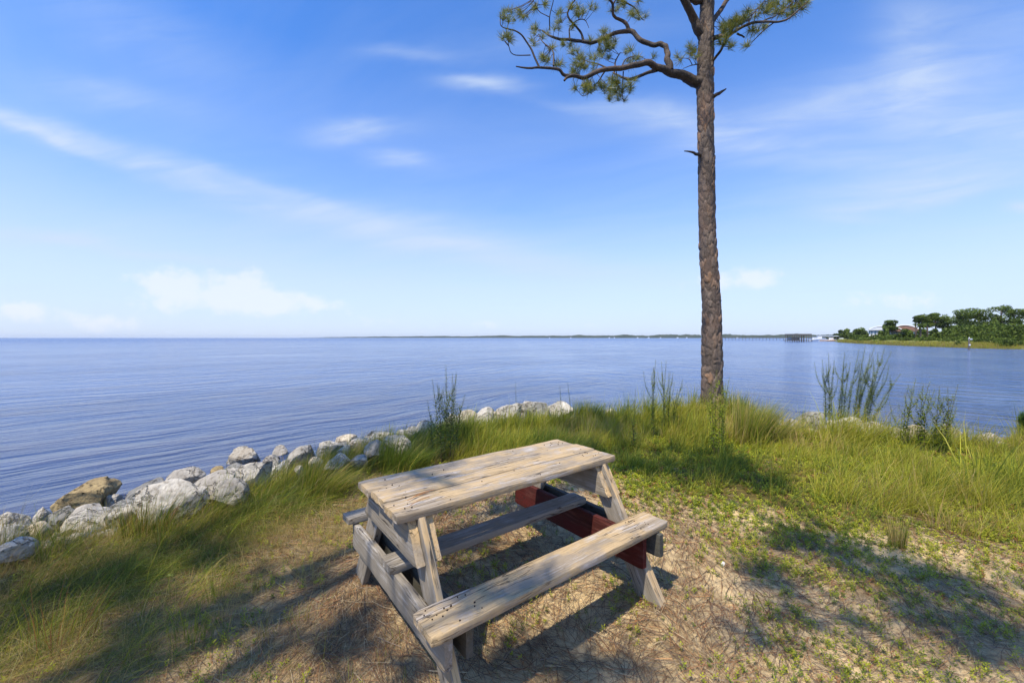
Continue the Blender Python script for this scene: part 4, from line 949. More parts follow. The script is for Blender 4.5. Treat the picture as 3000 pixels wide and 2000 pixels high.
tag(link('pine_litter', mesh_np('pine_litter', v, f, M_litter, False, {'tint': np.repeat(tn, 6, 0)})), 'fallen rust-brown pine needles and dry stalks strewn over the sand', 'pine litter', kind='stuff')

# tall leafy weeds, stem by stem: (tip x, tip y, base x, base y) in the photograph
def weed(label, stems, depth_off=0.0, col=GREEN * .9, leafl=.058, group='tall leafy weeds on the bank', side=True, dry=0.0, dens=1.0):
    bx0, by0 = stems[0][2], stems[0][3]; o = empty('weed_plant'); first = None
    for (xt, yt, xb, yb) in stems:
        bxx, bdd, bzz = hit(xb, yb, .20 if xb > 1250 else .06); bdd += depth_off; bxx *= bdd / (bdd - depth_off); bzz = float(zland(bxx, bdd))
        B_ = np.array([bxx, bdd, bzz]); dj = random.uniform(-.12, .12); T_ = D(xt, yt, bdd + dj)
        if first is None: first = B_.copy(); o.location = tuple(first)
        mid_ = (B_ + T_) / 2 + np.array([(T_[0] - B_[0]) * -.12 + random.uniform(-.035, .035), random.uniform(-.04, .04), 0]); P_ = spline([B_ - first, mid_ - first, T_ - first], 14)
        ln = np.linalg.norm(T_ - B_)
        st = MB().tube([tuple(q) for q in P_], np.linspace(.0042, .0014, 14) * (bdd / 6) ** .5, 5).build('stem', M_plant_stem, o)
        V_, F_, T2 = [], [], []; nl = 0; tv = []
        axes = [(P_, ln, 1.0)]
        if side:
            for s_ in range(random.randint(2, 4)):
                k = random.uniform(.3, .85); p0 = P_[int(k * 13)]; an = random.random() * 6.28; l2 = ln * (1 - k) * random.uniform(.6, .95)
                e_ = p0 + np.array([math.cos(an) * .32, math.sin(an) * .32, .92]) * l2; Q = spline([p0, (p0 + e_) / 2 + np.array([math.cos(an), math.sin(an), 0]) * l2 * .08, e_], 8)
                MBs = MB().tube([tuple(q) for q in Q], np.linspace(.0024, .0011, 8) * (bdd / 6) ** .5, 4); axes.append((Q, l2, .6)); MBs.build('side_stem', M_plant_stem, st)
        for (Q, l2, k2) in axes:
            m_ = int(l2 * 110 * dens)
            for j in range(m_):
                tt = (j + .5) / m_; 
                if tt < .12: continue
                q = Q[min(len(Q) - 1, int(tt * (len(Q) - 1)))] * (1 - (tt * (len(Q) - 1)) % 1) + Q[min(len(Q) - 1, int(tt * (len(Q) - 1)) + 1)] * ((tt * (len(Q) - 1)) % 1)
                an = j * 2.4 + random.random() * .6; L1 = leafl * (1.55 - 1.15 * tt) * random.uniform(.7, 1.2) * k2 ** .5
                d_ = np.array([math.cos(an), math.sin(an), random.uniform(.2, 1.0)]); d_ /= np.linalg.norm(d_); sdd = np.array([-math.sin(an), math.cos(an), 0]) * L1 * .19
                mm = q + d_ * L1 * .5; tip = q + d_ * L1 + np.array([0, 0, -.15 * L1]); b0 = len(V_)
                V_ += [q, mm + sdd, tip, mm - sdd]; F_.append((b0, b0 + 1, b0 + 2, b0 + 3)); cc = (col * np.array([1.25, 1.1, .8]) if random.random() > dry else STRAW * .8) * random.uniform(1.0, 2.3); T2 += [cc] * 4
        if F_:
            link('leaves', mesh_np('leaves', np.array(V_), np.array(F_), M_weed, False, {'tint': np.array(T2)}), st)
    tag(o, label, 'weed', group); return o
weed('dark clump of upright weeds before the water, just left behind the table', [(1306, 1068, 1300, 1300), (1266, 1110, 1280, 1300), (1281, 1122, 1292, 1320), (1326, 1096, 1318, 1310), (1337, 1096, 1330, 1290), (1362, 1155, 1335, 1300), (1263, 1212, 1272, 1310)], .1, DKG * .9, .06, dry=0)
weed('single thin stem standing before the white boulders on the bend', [(1510, 1115, 1514, 1212)], 0, DKG * 1.5, .035, side=False)
weed('pair of thin stems at the left edge of the grassy hump', [(1640, 1128, 1652, 1215), (1663, 1120, 1668, 1235)], 0, DKG * 1.5, .04, side=False)
weed('dark slender weed rising behind the right end of the table', [(1862, 1140, 1857, 1290), (1848, 1210, 1853, 1290)], .1, DKG * 1.2, .05, side=False)
weed('leafy green weeds standing left of the pine trunk', [(1921, 1052, 1915, 1255), (1938, 1058, 1940, 1240), (1952, 1055, 1948, 1235), (1972, 1092, 1960, 1240), (2000, 1112, 1972, 1235), (1911, 1090, 1908, 1250), (1986, 1140, 1966, 1240)], .1, GREEN * .85, .05)
weed('leafy weeds growing against the foot of the pine trunk', [(2100, 1082, 2104, 1250), (2083, 1120, 2095, 1250), (2138, 1105, 2112, 1245), (2116, 1130, 2106, 1255), (2075, 1150, 2090, 1240), (2128, 1150, 2116, 1250)], -.9, GREEN * 1.1, .055)
weed('tallest and densest weed clump on the right bank, leaning right', [(2409, 1052, 2420, 1225), (2428, 1035, 2432, 1228), (2445, 1055, 2440, 1232), (2475, 1032, 2452, 1238), (2472, 1065, 2462, 1236), (2517, 1025, 2480, 1240), (2492, 1060, 2470, 1240), (2535, 1015, 2500, 1240), (2563, 1015, 2512, 1244), (2592, 1020, 2530, 1244), (2612, 1030, 2540, 1240), (2640, 1095, 2545, 1246), (2578, 1060, 2522, 1246), (2555, 1070, 2505, 1240)], .0, GREEN * .75, .075, dens=1.2)
weed('shorter weed clump in front of the cream rock on the right bank', [(2684, 1108, 2648, 1270), (2706, 1130, 2690, 1280), (2724, 1120, 2700, 1282), (2740, 1140, 2712, 1282), (2656, 1150, 2646, 1260)], 0, GREEN * .8, .06)
weed('forked weed right of the shorter clump, leaning right', [(2754, 1130, 2745, 1282), (2778, 1135, 2752, 1284), (2808, 1125, 2760, 1284), (2796, 1160, 2756, 1284), (2764, 1180, 2735, 1280)], 0, GREEN * .8, .055)
weed('broad-leaved green shrub cut by the right edge of the photo', [(2998, 1205, 3004, 1262), (3010, 1190, 3012, 1264), (2992, 1222, 3000, 1262), (3024, 1196, 3022, 1264)], 0, np.array([.05, .10, .03]), .09, dens=2.2)

# grass tussocks and long single blades that stand out
def tussock(label, px0, py0, n, h0, spread, lean, wid, cols, wdir=0.2, wst=.3, cat='grass tussock', name='grass_tussock'):
    X_, d_, z_ = hit(px0, py0); r = spread * np.sqrt(rng.random(n)); a = rng.random(n) * 6.28
    bx = X_ + r * np.cos(a); by = d_ + r * np.sin(a); vx = math.cos(wdir) * wst + np.cos(a) * .6 + rng.normal(0, .15, n); vy = math.sin(wdir) * wst + np.sin(a) * .6 + rng.normal(0, .15, n)
    le = np.clip(np.hypot(vx, vy) * lean, .03, 1.2); tn = np.array(cols)[rng.integers(0, len(cols), n)] * rng.uniform(.75, 1.25, (n, 1))
    v, f, c = blades(bx, by, h0 * rng.uniform(.5, 1.1, n), np.arctan2(vy, vx), le, wid * rng.uniform(.7, 1.2, n), tn)
    loc = np.array([X_, d_, z_]); o = link(name, mesh_np(name, v - loc, f, M_grass, True, {'tint': c}), None, tuple(loc))
    tag(o, label, cat, 'grass tussocks that stand out'); return o
tussock('dry straw tussock standing alone on the sand at right', 2635, 1605, 170, .26, .05, .22, .003, [STRAW * 1.1, STRAW, GREEN], 0, .1)
tussock('tall wispy pale green tussock right of the pine trunk', 2200, 1300, 900, .82, .22, .40, .0045, [YG * .9, GREEN, STRAW, GREEN * 1.2], .2, .75)
tussock('second wispy tussock between the pine and the grey round boulder', 2265, 1300, 520, .72, .2, .5, .0045, [YG, GREEN, STRAW], .2, .9)
tussock('bushy green tussock at the left end of the grassy hump', 1720, 1235, 800, .45, .25, .35, .005, [GREEN, YG, DKG * 1.3], .2, .5)
tussock('long arching yellow-green blades at the right edge', 2900, 1430, 46, .75, .22, .62, .012, [YG * 1.2, YG, GREEN], .3, .8)
tussock('dark reed-like blades bending over the rocks at the right', 2765, 1300, 60, .62, .15, .62, .010, [GREEN * .8, GREEN, DKG * 1.3], .1, 1.0)
tussock('brownish upright tussock in front of the largest white boulder', 430, 1570, 260, .36, .15, .42, .0032, [RUST * .9, GREEN * .8, STRAW * .7, DKG], .3, .35)
tussock('thin upright blades in the left foreground sand', 560, 1880, 46, .24, .09, .45, .003, [GREEN, GREEN * 1.2, YG], .2, .2)
tussock('upright green blades on the sand left of the table', 640, 1750, 50, .22, .09, .45, .003, [GREEN, GREEN * 1.3, YG], .2, .2)
tussock('green blades in the lower left, reddish at the base', 170, 1900, 90, .36, .13, .5, .0032, [GREEN, RUST, YG], .6, .3)
tussock('green tussock leaning over the bank left of the tabletop', 940, 1440, 900, .40, .22, .55, .0036, [GREEN, YG, DKG * 1.2, STRAW * .8], .3, .8)
tussock('dark green tussock behind the left end of the table', 1180, 1370, 1100, .42, .3, .5, .004, [DKG, DKG * 1.4, GREEN], .3, .7)
tussock('dark lush tussock behind the middle of the tabletop', 1640, 1325, 1400, .40, .4, .5, .004, [DKG * 1.2, DKG * 1.6, GREEN], .2, .8)

# small finds on the sand
sh = rock(777, (.014, .008, .02), plain('white_shell', (.75, .73, .70), .5), 'shell_fragment', sub=2)
X_, d_, z_ = hit(2122, 1662); tag(link('shell_fragment', sh, None, (X_, d_, z_ + .012)), 'tiny white shell fragment on the sand right of the table', 'shell')
for (x, y, lab) in ((494, 1716, 'pale green round leaf lying on dry litter in the left foreground'), (452, 1578, 'green round leaf in the grass below the largest white boulder')):
    X_, d_, z_ = hit(x, y); m = MB(); r_ = .018
    m.add([(0, 0, .004)] + [(r_ * math.cos(a) * (1.25 if k == 0 else 1), r_ * .75 * math.sin(a), .004 * math.sin(3 * a)) for k, a in enumerate(np.linspace(0, 6.28, 10, endpoint=False))], [(0, k, k % 10 + 1) for k in range(1, 11)])
    o = m.build('leaf', bpy.data.materials.get('round_leaf') or plain('round_leaf', (.16, .19, .03), .5, .3, .2, 40), None, (X_, d_, z_ + .05)); o.rotation_euler = (R(18), R(-8), random.random() * 6); tag(o, lab, 'leaf')

# ------------------------------------------------------------------ far side of the bay
def far_mat(name, cols, scale=.6):
    m, t, p = new_mat(name); tc = t.node('ShaderNodeTexCoord'); n = t.noise(tc.outputs['Object'], scale, 5, .6)
    t.put(p.inputs['Base Color'], t.ramp(n, [(.3, cols[0]), (.5, cols[1]), (.7, cols[2])])); p.inputs['Roughness'].default_value = .8; p.inputs['Specular IOR Level'].default_value = .1
    return m
M_marsh = far_mat('marsh_grass', [(.10, .13, .035), (.20, .22, .06), (.27, .25, .10)], .25)
M_woods = far_mat('far_woods', [(.022, .036, .020), (.032, .046, .025), (.045, .056, .03)], .02)
M_white = plain('white_wall', (.72, .73, .74), .6); M_roof = plain('red_brown_roof', (.24, .145, .11), .7, .3, .15, 1.5); M_metal = plain('pale_metal_roof', (.55, .58, .62), .4, .5)
M_glass = plain('blue_glass', (.05, .12, .20), .1, .8); M_pile = plain('dock_timber', (.14, .12, .10), .8, .2, .3, 3); M_ftrunk = plain('far_bark', (.11, .085, .07), .9, .2, .3, 4)
def WP(x, y): return np.array(G(x, y, WATER_Z))                      # a photo pixel on the water
shore = [WP(x, y) for x, y in ((3600, 1036), (3300, 1029), (3000, 1023), (2900, 1021.5), (2800, 1018), (2700, 1014.5), (2600, 1010), (2500, 1005), (2460, 1002))]
inland = [np.array([q[0] * 1.0 + 120, q[1] + 160]) for q in shore[::-1]]
# terrain of the point of land: a low bank that rises from the water
rows = 14; bk = []; tv, tf = [], []
for i, q in enumerate(spline(shore, 60)):
    n_ = np.array([.62, .78]); 
    for j in range(rows):
        s_ = (j / (rows - 1)) ** 1.6 * 150; pz = WATER_Z - .4 + 1.6 * (1 - math.exp(-s_ / 9)) + .5 * float(fbm(q[0] * .07 + s_ * .1, q[1] * .07, 3, 3)) * min(1, s_ / 5)
        w_ = 1 + .0 * j; off = (float(fbm(q[0] * .12, q[1] * .12, 8, 3)) - .5) * 3 if j == 0 else 0
        tv.append((q[0] + n_[0] * (s_ + off), q[1] + n_[1] * (s_ + off), pz))
for i in range(59):
    for j in range(rows - 1): a = i * rows + j; tf.append((a, a + 1, a + rows + 1, a + rows))
tag(link('far_bank', mesh_np('far_bank', np.array(tv), np.array(tf), M_marsh, True)), kind='structure')
def onbank(x, back):
    """point on the far bank seen at photo column x, `back` metres inland of its waterline"""
    ss_ = np.array(spline(shore, 200)); u = (x - 1500) / F; k = np.argmin(np.abs(ss_[:, 0] / ss_[:, 1] - u)); q = ss_[k]
    d = q[1] + back; return np.array([u * d, d])
def zb(q, back): return WATER_Z - .4 + 1.6 * (1 - math.exp(-max(back, 0) * .7 / 9)) + .2
def leafcloud(lobes, n, size, cols, seed):
    r = np.random.default_rng(seed); V_ = []; T_ = []
    lobes = np.array(lobes); wts = lobes[:, 3] * lobes[:, 4]; j = r.choice(len(lobes), n, p=wts / wts.sum()); L_ = lobes[j]
    d = r.normal(size=(n, 3)); d /= np.linalg.norm(d, axis=1)[:, None]; rad = r.uniform(.55, 1.02, n) ** .6
    c = L_[:, :3] + d * rad[:, None] * np.stack([L_[:, 3], L_[:, 3], L_[:, 4]], 1)
    a = r.normal(size=(n, 3)); a /= np.linalg.norm(a, axis=1)[:, None]; b = np.cross(a, d); b /= np.linalg.norm(b, axis=1)[:, None] + 1e-9; s = size * r.uniform(.6, 1.4, n)[:, None]
    v = np.stack([c - a * s, c + b * s * .6, c + a * s, c - b * s * .6], 1).reshape(-1, 3)
    tn = np.array(cols)[(j + r.integers(0, 2, n)) % len(cols)] * r.uniform(.75, 1.3, (n, 1))
    return v, np.arange(len(v)).reshape(-1, 4), np.repeat(tn, 4, 0)
M_fleaf = leaf_mat('far_foliage', .25, .8, .05)
FC = [(.060, .090, .022), (.10, .145, .030), (.14, .185, .042), (.036, .055, .016)]
def far_tree(x, back, ytop, wpx, kind, label, seed, cat='tree', ybot=None, group='trees on the far point'):
    q = onbank(x, back); d = q[1]; z0 = zb(q, back); ztop = H - (ytop - HY) / F * d; hh = ztop - z0; rw = wpx / 2 * d / F
    o = empty('pine_tree' if kind == 'pine' else 'palm_tree' if kind == 'palm' else 'round_tree' if kind == 'round' else 'shrub', (q[0], q[1], z0)); r = random.Random(seed); lob = []
    if kind == 'palm':
        MB().tube([(0, 0, -.5), (.1, 0, hh * .5), (0, 0, hh * .85)], [.22, .18, .16], 8).build('trunk', M_ftrunk, o, smooth=True)
        V_, F_, T_ = [], [], []
        for k in range(26):
            an = k * 2.4; el = r.uniform(-.6, .9); p0 = np.array([0, 0, hh * .85]); dd = np.array([math.cos(an) * math.cos(el), math.sin(an) * math.cos(el), math.sin(el)]); L1 = rw
            m_ = p0 + dd * L1 * .6; tip = p0 + dd * L1 + np.array([0, 0, -.35 * L1]); s_ = np.array([-math.sin(an), math.cos(an), 0]) * L1 * .16; b0 = len(V_)
            V_ += [p0, m_ + s_, tip, m_ - s_]; F_.append((b0, b0 + 1, b0 + 2, b0 + 3)); T_ += [np.array(FC[k % 4])] * 4
        link('crown', mesh_np('crown', np.array(V_), np.array(F_), M_fleaf, False, {'tint': np.array(T_)}), o)
        return tag(o, label, 'palm tree', group)
    if kind == 'pine':
        MB().tube([(0, 0, -.5), (.15, 0, hh * .4), (-.1, .1, hh * .85)], [.26, .2, .1], 8).build('trunk', M_ftrunk, o, smooth=True)
        for k in range(9):
            an = r.random() * 6.28; e = r.uniform(.1, .75) * rw; zz = hh * r.uniform(.52, .92)
            lob.append((math.cos(an) * e, math.sin(an) * e, zz, rw * r.uniform(.35, .55), hh * r.uniform(.07, .13)))
            MB().tube([(0, 0, zz - hh * .15), (math.cos(an) * e, math.sin(an) * e, zz)], [.08, .04], 5).build('limb', M_ftrunk, o)
        lob.append((0, 0, hh * .93, rw * .5, hh * .07)); nn = 2200; sz = .15
    elif kind == 'round':
        MB().tube([(0, 0, -.5), (.05, 0, hh * .6)], [.2, .1], 8).build('trunk', M_ftrunk, o, smooth=True)
        for k in range(12):
            an = r.random() * 6.28; e = r.uniform(0, .65) * rw; zz = hh * r.uniform(.3, .85) * (1 - .25 * e / rw)
            lob.append((math.cos(an) * e, math.sin(an) * e, zz, rw * r.uniform(.25, .42), hh * r.uniform(.10, .18)))
        nn = 1800; sz = .17
    else:
        for k in range(8):
            an = r.random() * 6.28; e = r.uniform(0, .7) * rw
            lob.append((math.cos(an) * e, math.sin(an) * e, hh * r.uniform(.2, .6), rw * r.uniform(.3, .45), hh * r.uniform(.25, .4)))
        nn = 900; sz = .14
    s_ = d / 90; v, f, c = leafcloud(lob, nn, sz * s_ ** .8, FC, seed); link('crown' if kind != 'shrub' else 'foliage', mesh_np('crown', v, f, M_fleaf, False, {'tint': c}), o)
    return tag(o, label, cat, group)
FT = [(2472, 55, 957, 40, 'round', 'round tree at the left tip of the far point'), (2522, 42, 958, 62, 'round', 'broad dark green tree left of the white building'),
      (2505, 60, 960, 40, 'round', 'lower round tree behind the broad one by the white building'),
      (2604, 30, 937, 42, 'pine', 'windswept pine standing in front of the white building roof'), (2597, 22, 952, 26, 'round', 'narrow vine-covered tree beside the windswept pine'),
      (2693, 35, 923, 52, 'pine', 'flat-topped pine at the left of the pine group'), (2716, 38, 925, 34, 'pine', 'small flat pine next to two palms'), (2740, 40, 916, 44, 'pine', 'lone open-crowned pine right of the palms'),
      (2682, 14, 940, 18, 'palm', 'slim palm left of the thick palm on the far point'), (2696, 12, 944, 26, 'palm', 'thick palm in front of the flat-topped pine'), (2716, 16, 940, 22, 'palm', 'dark palm right of the thick palm'),
      (2775, 42, 914, 56, 'round', 'bushy dark tree joining the pine grove on its left'), (2810, 38, 906, 66, 'pine', 'wide pine in the left part of the grove'), (2835, 44, 903, 70, 'pine', 'broad high pine in the middle of the grove'),
      (2832, 26, 930, 80, 'round', 'dense tree under the broad high pine'), (2868, 42, 905, 60, 'pine', 'pine right of the middle of the grove'), (2880, 28, 935, 70, 'round', 'dense dark tree under the grove at right'),
      (2934, 40, 895, 62, 'pine', 'tallest pine of the grove near the right edge'), (2912, 30, 920, 50, 'round', 'dense tree left under the tallest pine'), (2972, 36, 905, 46, 'pine', 'leaning pine at the right edge of the grove'),
      (2960, 24, 945, 60, 'round', 'light green tree under the leaning pine'), (3020, 34, 900, 70, 'pine', 'pine cut off by the right edge of the photo'), (2785, 24, 940, 46, 'round', 'green tree at the left foot of the grove'),
      (2705, 22, 960, 46, 'round', 'green bush-like tree behind the palms'), (2652, 16, 958, 44, 'round', 'dark round tree before the red-brown roof'), (2580, 18, 962, 36, 'round', 'dark round tree below the pale roof'),
      (2740, 18, 958, 32, 'round', 'slim green tree left under the lone pine'), (2990, 20, 955, 60, 'round', 'dark low tree at the far right edge'), (2850, 20, 955, 60, 'round', 'low bright green tree in front of the grove'),
      (3060, 22, 930, 90, 'round', 'dense tree beyond the right edge')]
for i, a in enumerate(FT): far_tree(*a[:5], a[5], 300 + i)
SB = [(2550, 12, 986, 60), (2600, 12, 984, 60), (2660, 11, 983, 70), (2720, 10, 984, 70), (2780, 9, 982, 70), (2830, 8, 980, 60), (2880, 8, 982, 70), (2925, 6, 985, 60), (2950, 3, 984, 60), (2980, 4, 982, 70), (2808, 2.0, 997, 28), (2520, 12, 990, 40), (3030, 4, 985, 70), (2490, 14, 992, 40)]
SL = ['low shrub below the pale roof', 'low shrub below the windswept pine', 'low shrub below the red-brown roof', 'low shrub at the foot of the palms', 'low shrub left of the marker post', 'low shrub at the left foot of the marker post', 'low shrub right behind the marker post', 'shrub in the marsh right of the marker post',
      'big dark green shrub at the waterline near the right edge', 'green shrub at the waterline cut by the right edge', 'single round shrub out in the marsh grass', 'low shrub under the broad dark tree', 'shrub at the waterline beyond the right edge', 'leftmost shrub on the tip of the far point']
for i, (x, b, yt, wp) in enumerate(SB): far_tree(x, b, yt, wp, 'shrub', SL[i], 400 + i, 'shrub', group='shrubs on the far point')
# marsh grass along that shore
n = 26000; k = rng.integers(0, 199, n); SS = spline(shore, 200); q = SS[k] + rng.normal(0, .8, (n, 2)); bk_ = rng.random(n) ** 1.3 * 13 + .5; q = q + np.array([.62, .78]) * bk_[:, None]
zz = WATER_Z - .45 + 1.6 * (1 - np.exp(-bk_ / 9)); tn = np.where((rng.random(n) < .6)[:, None], YG * .95, STRAW * .75) * rng.uniform(.8, 1.2, (n, 1))
v, f, c = blades(q[:, 0], q[:, 1], rng.uniform(.35, .8, n), rng.random(n) * 6.28, rng.uniform(.1, .5, n), np.full(n, .07) * q[:, 1] / 100, tn, zz)
tag(link('marsh_grass', mesh_np('marsh_grass', v, f, M_grass, False, {'tint': c})), 'yellow-green marsh grass fringing the far point of land', 'marsh grass', kind='stuff')
# low underwood filling behind the shrubs
n = 30000; xx = rng.uniform(2490, 3200, n); u = (xx - 1500) / F; SR = SS[:, 0] / SS[:, 1]; o_ = np.argsort(SR); dd = np.interp(u, SR[o_], SS[o_, 1]); bk_ = rng.uniform(14, 60, n); d = dd + bk_
hmax = 2.0 + 2.2 * ss(xx, 2720, 2820); c = np.stack([u * d, d, rng.random(n) * hmax + .6], 1); a = rng.normal(size=(n, 3)); a /= np.linalg.norm(a, axis=1)[:, None]; b = np.cross(a, rng.normal(size=(n, 3))); b /= np.linalg.norm(b, axis=1)[:, None]
s = (.28 * d / 100)[:, None]; v = np.stack([c - a * s, c + b * s * .6, c + a * s, c - b * s * .6], 1).reshape(-1, 3); tn = np.array(FC)[rng.integers(0, 4, n)] * rng.uniform(.7, 1.1, (n, 1))
tag(link('underwood', mesh_np('underwood', v, np.arange(len(v)).reshape(-1, 4), M_fleaf, False, {'tint': np.repeat(tn, 4, 0)})), 'dark green underwood between the trees of the far point', 'underwood', kind='stuff')

# the white building with vaulted roofs
def P3(x, y, d): return D(x, y, d)
bd = 150.0; c0 = P3(2620, 985, bd); bld = empty('building', (c0[0], c0[1], 1.0), math.atan2(-c0[0], c0[1]))
tag(bld, 'white waterside building with red-brown and pale vaulted roofs among the far trees', 'building')
pxm = bd / F
pxw = pxm * math.cos(math.atan2(c0[0], c0[1]))
def bxx(x0, x1, y0, y1, yb=0, dep=9): return ((x0 - 2620) * pxw, (x1 - 2620) * pxw, yb, yb + dep, H - (y1 - HY) * pxm - 1.0, H - (y0 - HY) * pxm - 1.0)
for (x0, x1, y0, y1, yb, dep, mt, nm) in ((2543, 2610, 967, 990, 0, 9, M_white, 'wall'), (2600, 2700, 970, 995, 2, 12, M_white, 'wall')):
    MB().box(*bxx(x0, x1, y0, y1, yb, dep)).build(nm, mt, bld)
def vault(x0, x1, ys, yt, yb, dep, mt, rim):
    n_ = 14; pr = [((x0 + (x1 - x0) * k / n_ - 2620) * pxw, H - (ys - (ys - yt) * math.sin(math.pi * k / n_) ** .8 - HY) * pxm - 1.0) for k in range(n_ + 1)]
    v = [(a, yb - .5, b) for a, b in pr] + [(a, yb + dep, b) for a, b in pr]; m_ = MB().add(v, [(k, k + 1, n_ + 2 + k, n_ + 1 + k) for k in range(n_)] + [tuple(range(n_, -1, -1))] + [tuple(range(n_ + 1, 2 * n_ + 2))]).build('roof', mt, bld)
    MB().tube([(a, yb - .55, b + .1) for a, b in pr], .16, 6).build('roof_edge', rim, m_)
vault(2604, 2646, 971, 960, -.6, 8, M_roof, M_white); vault(2610, 2690, 965, 953, 3, 12, M_roof, M_white); vault(2545, 2610, 964, 956, 1, 8, M_metal, M_white)
MB().box(*bxx(2600, 2702, 964, 971, 1.4, 12.5)).build('roof', M_roof, bld); MB().box(*bxx(2540, 2606, 963.5, 967, -.6, 9.5)).build('roof', M_metal, bld)
for (x0, x1, y0, y1, yb) in ((2542.5, 2547, 969, 976, -.15), (2549, 2554.5, 969, 976, -.15), (2560, 2566, 969, 976, -.15), (2618, 2632, 973, 981, 1.85), (2680, 2686, 972, 980, 1.85)):
    w_ = MB().box(*bxx(x0 - .4, x1 + .4, y0 - .4, y1 + .4, yb, .3)).build('window', M_white, bld); MB().box(*bxx(x0, x1, y0, y1, yb - .08, .2)).build('pane', M_glass, w_)
# channel marker post in the water before the marsh
q = WP(2839, 1024); mk = empty('marker_post', (q[0], q[1], WATER_Z)); tag(mk, 'weathered post in the water before the far marsh with a small board on top', 'post')
MB().tube([(0, 0, -1), (0, 0, 2.05)], [.13, .11], 8).build('post', M_pile, mk); MB().box(-.12, .55, -.06, .0, 1.78, 2.02).build('board', M_metal, mk)
MB().tube([(0, 0, 2.05), (.05, 0, 2.25)], [.1, .03], 6).build('cap', M_white, mk); MB().box(-.16, .16, -.15, -.12, .75, 1.0).build('plate', M_white, mk)
# long pier with pilings, roofed boat shed, docks and boats left of the point
pd = 330.0
pier = empty('pier', (*(P3(2200, 993, pd)[:2]), WATER_Z)); tag(pier, 'long thin wooden pier on pilings crossing the bay behind the pine trunk', 'pier')
pm = pd / F
MB().box((2085 - 2200) * pm, (2330 - 2200) * pm, -.8, .8, 2.1, 2.35).build('deck', M_pile, pier)
for k in range(24):
    x = (2095 + k * 10 - 2200) * pm; MB().tube([(x, 0, -1), (x, 0, 3.1 if k % 2 else 2.1)], .15, 5).build('piling', M_pile, pier)
MB().box((2082 - 2200) * pm, (2094 - 2200) * pm, -1.5, 1.5, 4.6, 5.2).build('shelter_roof', M_metal, pier)
for s_ in (2083, 2093): MB().box((s_ - .4 - 2200) * pm, (s_ + .4 - 2200) * pm, -1.2, 1.2, 2.35, 4.6).build('shelter_post', M_pile, pier)
sd0 = 215.0; c0 = P3(2342, 1003, sd0); sm = sd0 / F
shed = empty('boat_shed', (c0[0], c0[1], WATER_Z)); tag(shed, 'dark roofed open boat shed standing on posts at the end of the pier', 'boat shed')
MB().box(-28 * sm, 28 * sm, -2, 4, 3.35, 4.2).build('roof', plain('dark_shed_roof', (.12, .11, .10), .7), shed); MB().box(-30 * sm, 30 * sm, -2.5, 4.5, .55, .85).build('deck', M_pile, shed)
for k in range(9):
    x = (-27 + k * 6.75) * sm
    for y in (-1.8, 3.8): MB().tube([(x, y, -1), (x, y, 3.4)], .16, 6).build('post', M_pile, shed)
MB().box(-20 * sm, 4 * sm, 1, 3.5, .85, 2.4).build('wall', plain('grey_shed_wall', (.30, .31, .33), .7), shed)
def boat(x, y, d, L, h, label, col):
    c = P3(x, y, d); o = empty('boat', (c[0], c[1], WATER_Z), random.uniform(-.3, .3)); n_ = 9; v = []
    for k in range(n_):
        t_ = k / (n_ - 1); xx = (t_ - .5) * L; wd = .5 * L * .3 * (1 - max(0, (t_ - .45) / .55) ** 2); v += [(xx, -wd * .6, -.1), (xx, -wd, h * (1 + .3 * t_)), (xx, wd, h * (1 + .3 * t_)), (xx, wd * .6, -.1)]
    f = [(4 * k + j, 4 * k + 4 + j, 4 * k + 5 + j, 4 * k + 1 + j) for k in range(n_ - 1) for j in range(3)] + [(0, 1, 2, 3)]
    MB().add(v, f).build('hull', col, o); MB().box(-L * .2, L * .12, -L * .1, L * .1, h, h * 2.4).build('cabin', M_white, o); MB().box(-L * .22, L * .14, -L * .11, L * .11, h * 2.4, h * 2.6).build('cabin_roof', M_metal, o)
    tag(o, label, 'boat', 'boats moored left of the far point'); return o
for (x, y, d, L, h, lab) in ((2388, 1001, 235, 6, 1.0, 'small white boat moored just right of the boat shed'), (2402, 1000, 250, 7, 1.3, 'white boat with tall mast-like mount beside the tan dock'), (2436, 1002, 240, 6, .9, 'low white boat before the two open shelters'), (2466, 1003, 232, 5, .8, 'white boat nearest the tip of the far point')): boat(x, y, d, L, h, lab, M_white)
for (x, w_, d, lab) in ((2422, 24, 262, 'pale roofed open dock shelter, left of two'), (2448, 28, 255, 'pale roofed open dock shelter, right of two')):
    c = P3(x, 1000, d); m_ = d / F; o = empty('dock_shelter', (c[0], c[1], WATER_Z)); MB().box(-w_ / 2 * m_, w_ / 2 * m_, -2, 2, 3.0, 3.5).build('roof', M_metal, o); MB().box(-w_ / 2 * m_, w_ / 2 * m_, -2, 2, .5, .7).build('deck', M_pile, o)
    for k in (-.48, -.16, .16, .48): MB().tube([(k * w_ * m_, -1.8, -1), (k * w_ * m_, -1.8, 3.1)], .14, 5).build('post', M_pile, o)
    tag(o, lab, 'dock shelter', 'open shelters over the docks')
c = P3(2420, 1002, 238); o = MB().box(-8, 10, -2, 2, .2, .8).build('floating_dock', plain('tan_deck', (.50, .33, .20), .8), None, (c[0], c[1], WATER_Z)); tag(o, 'low tan floating dock between the boat shed and the far point', 'dock')
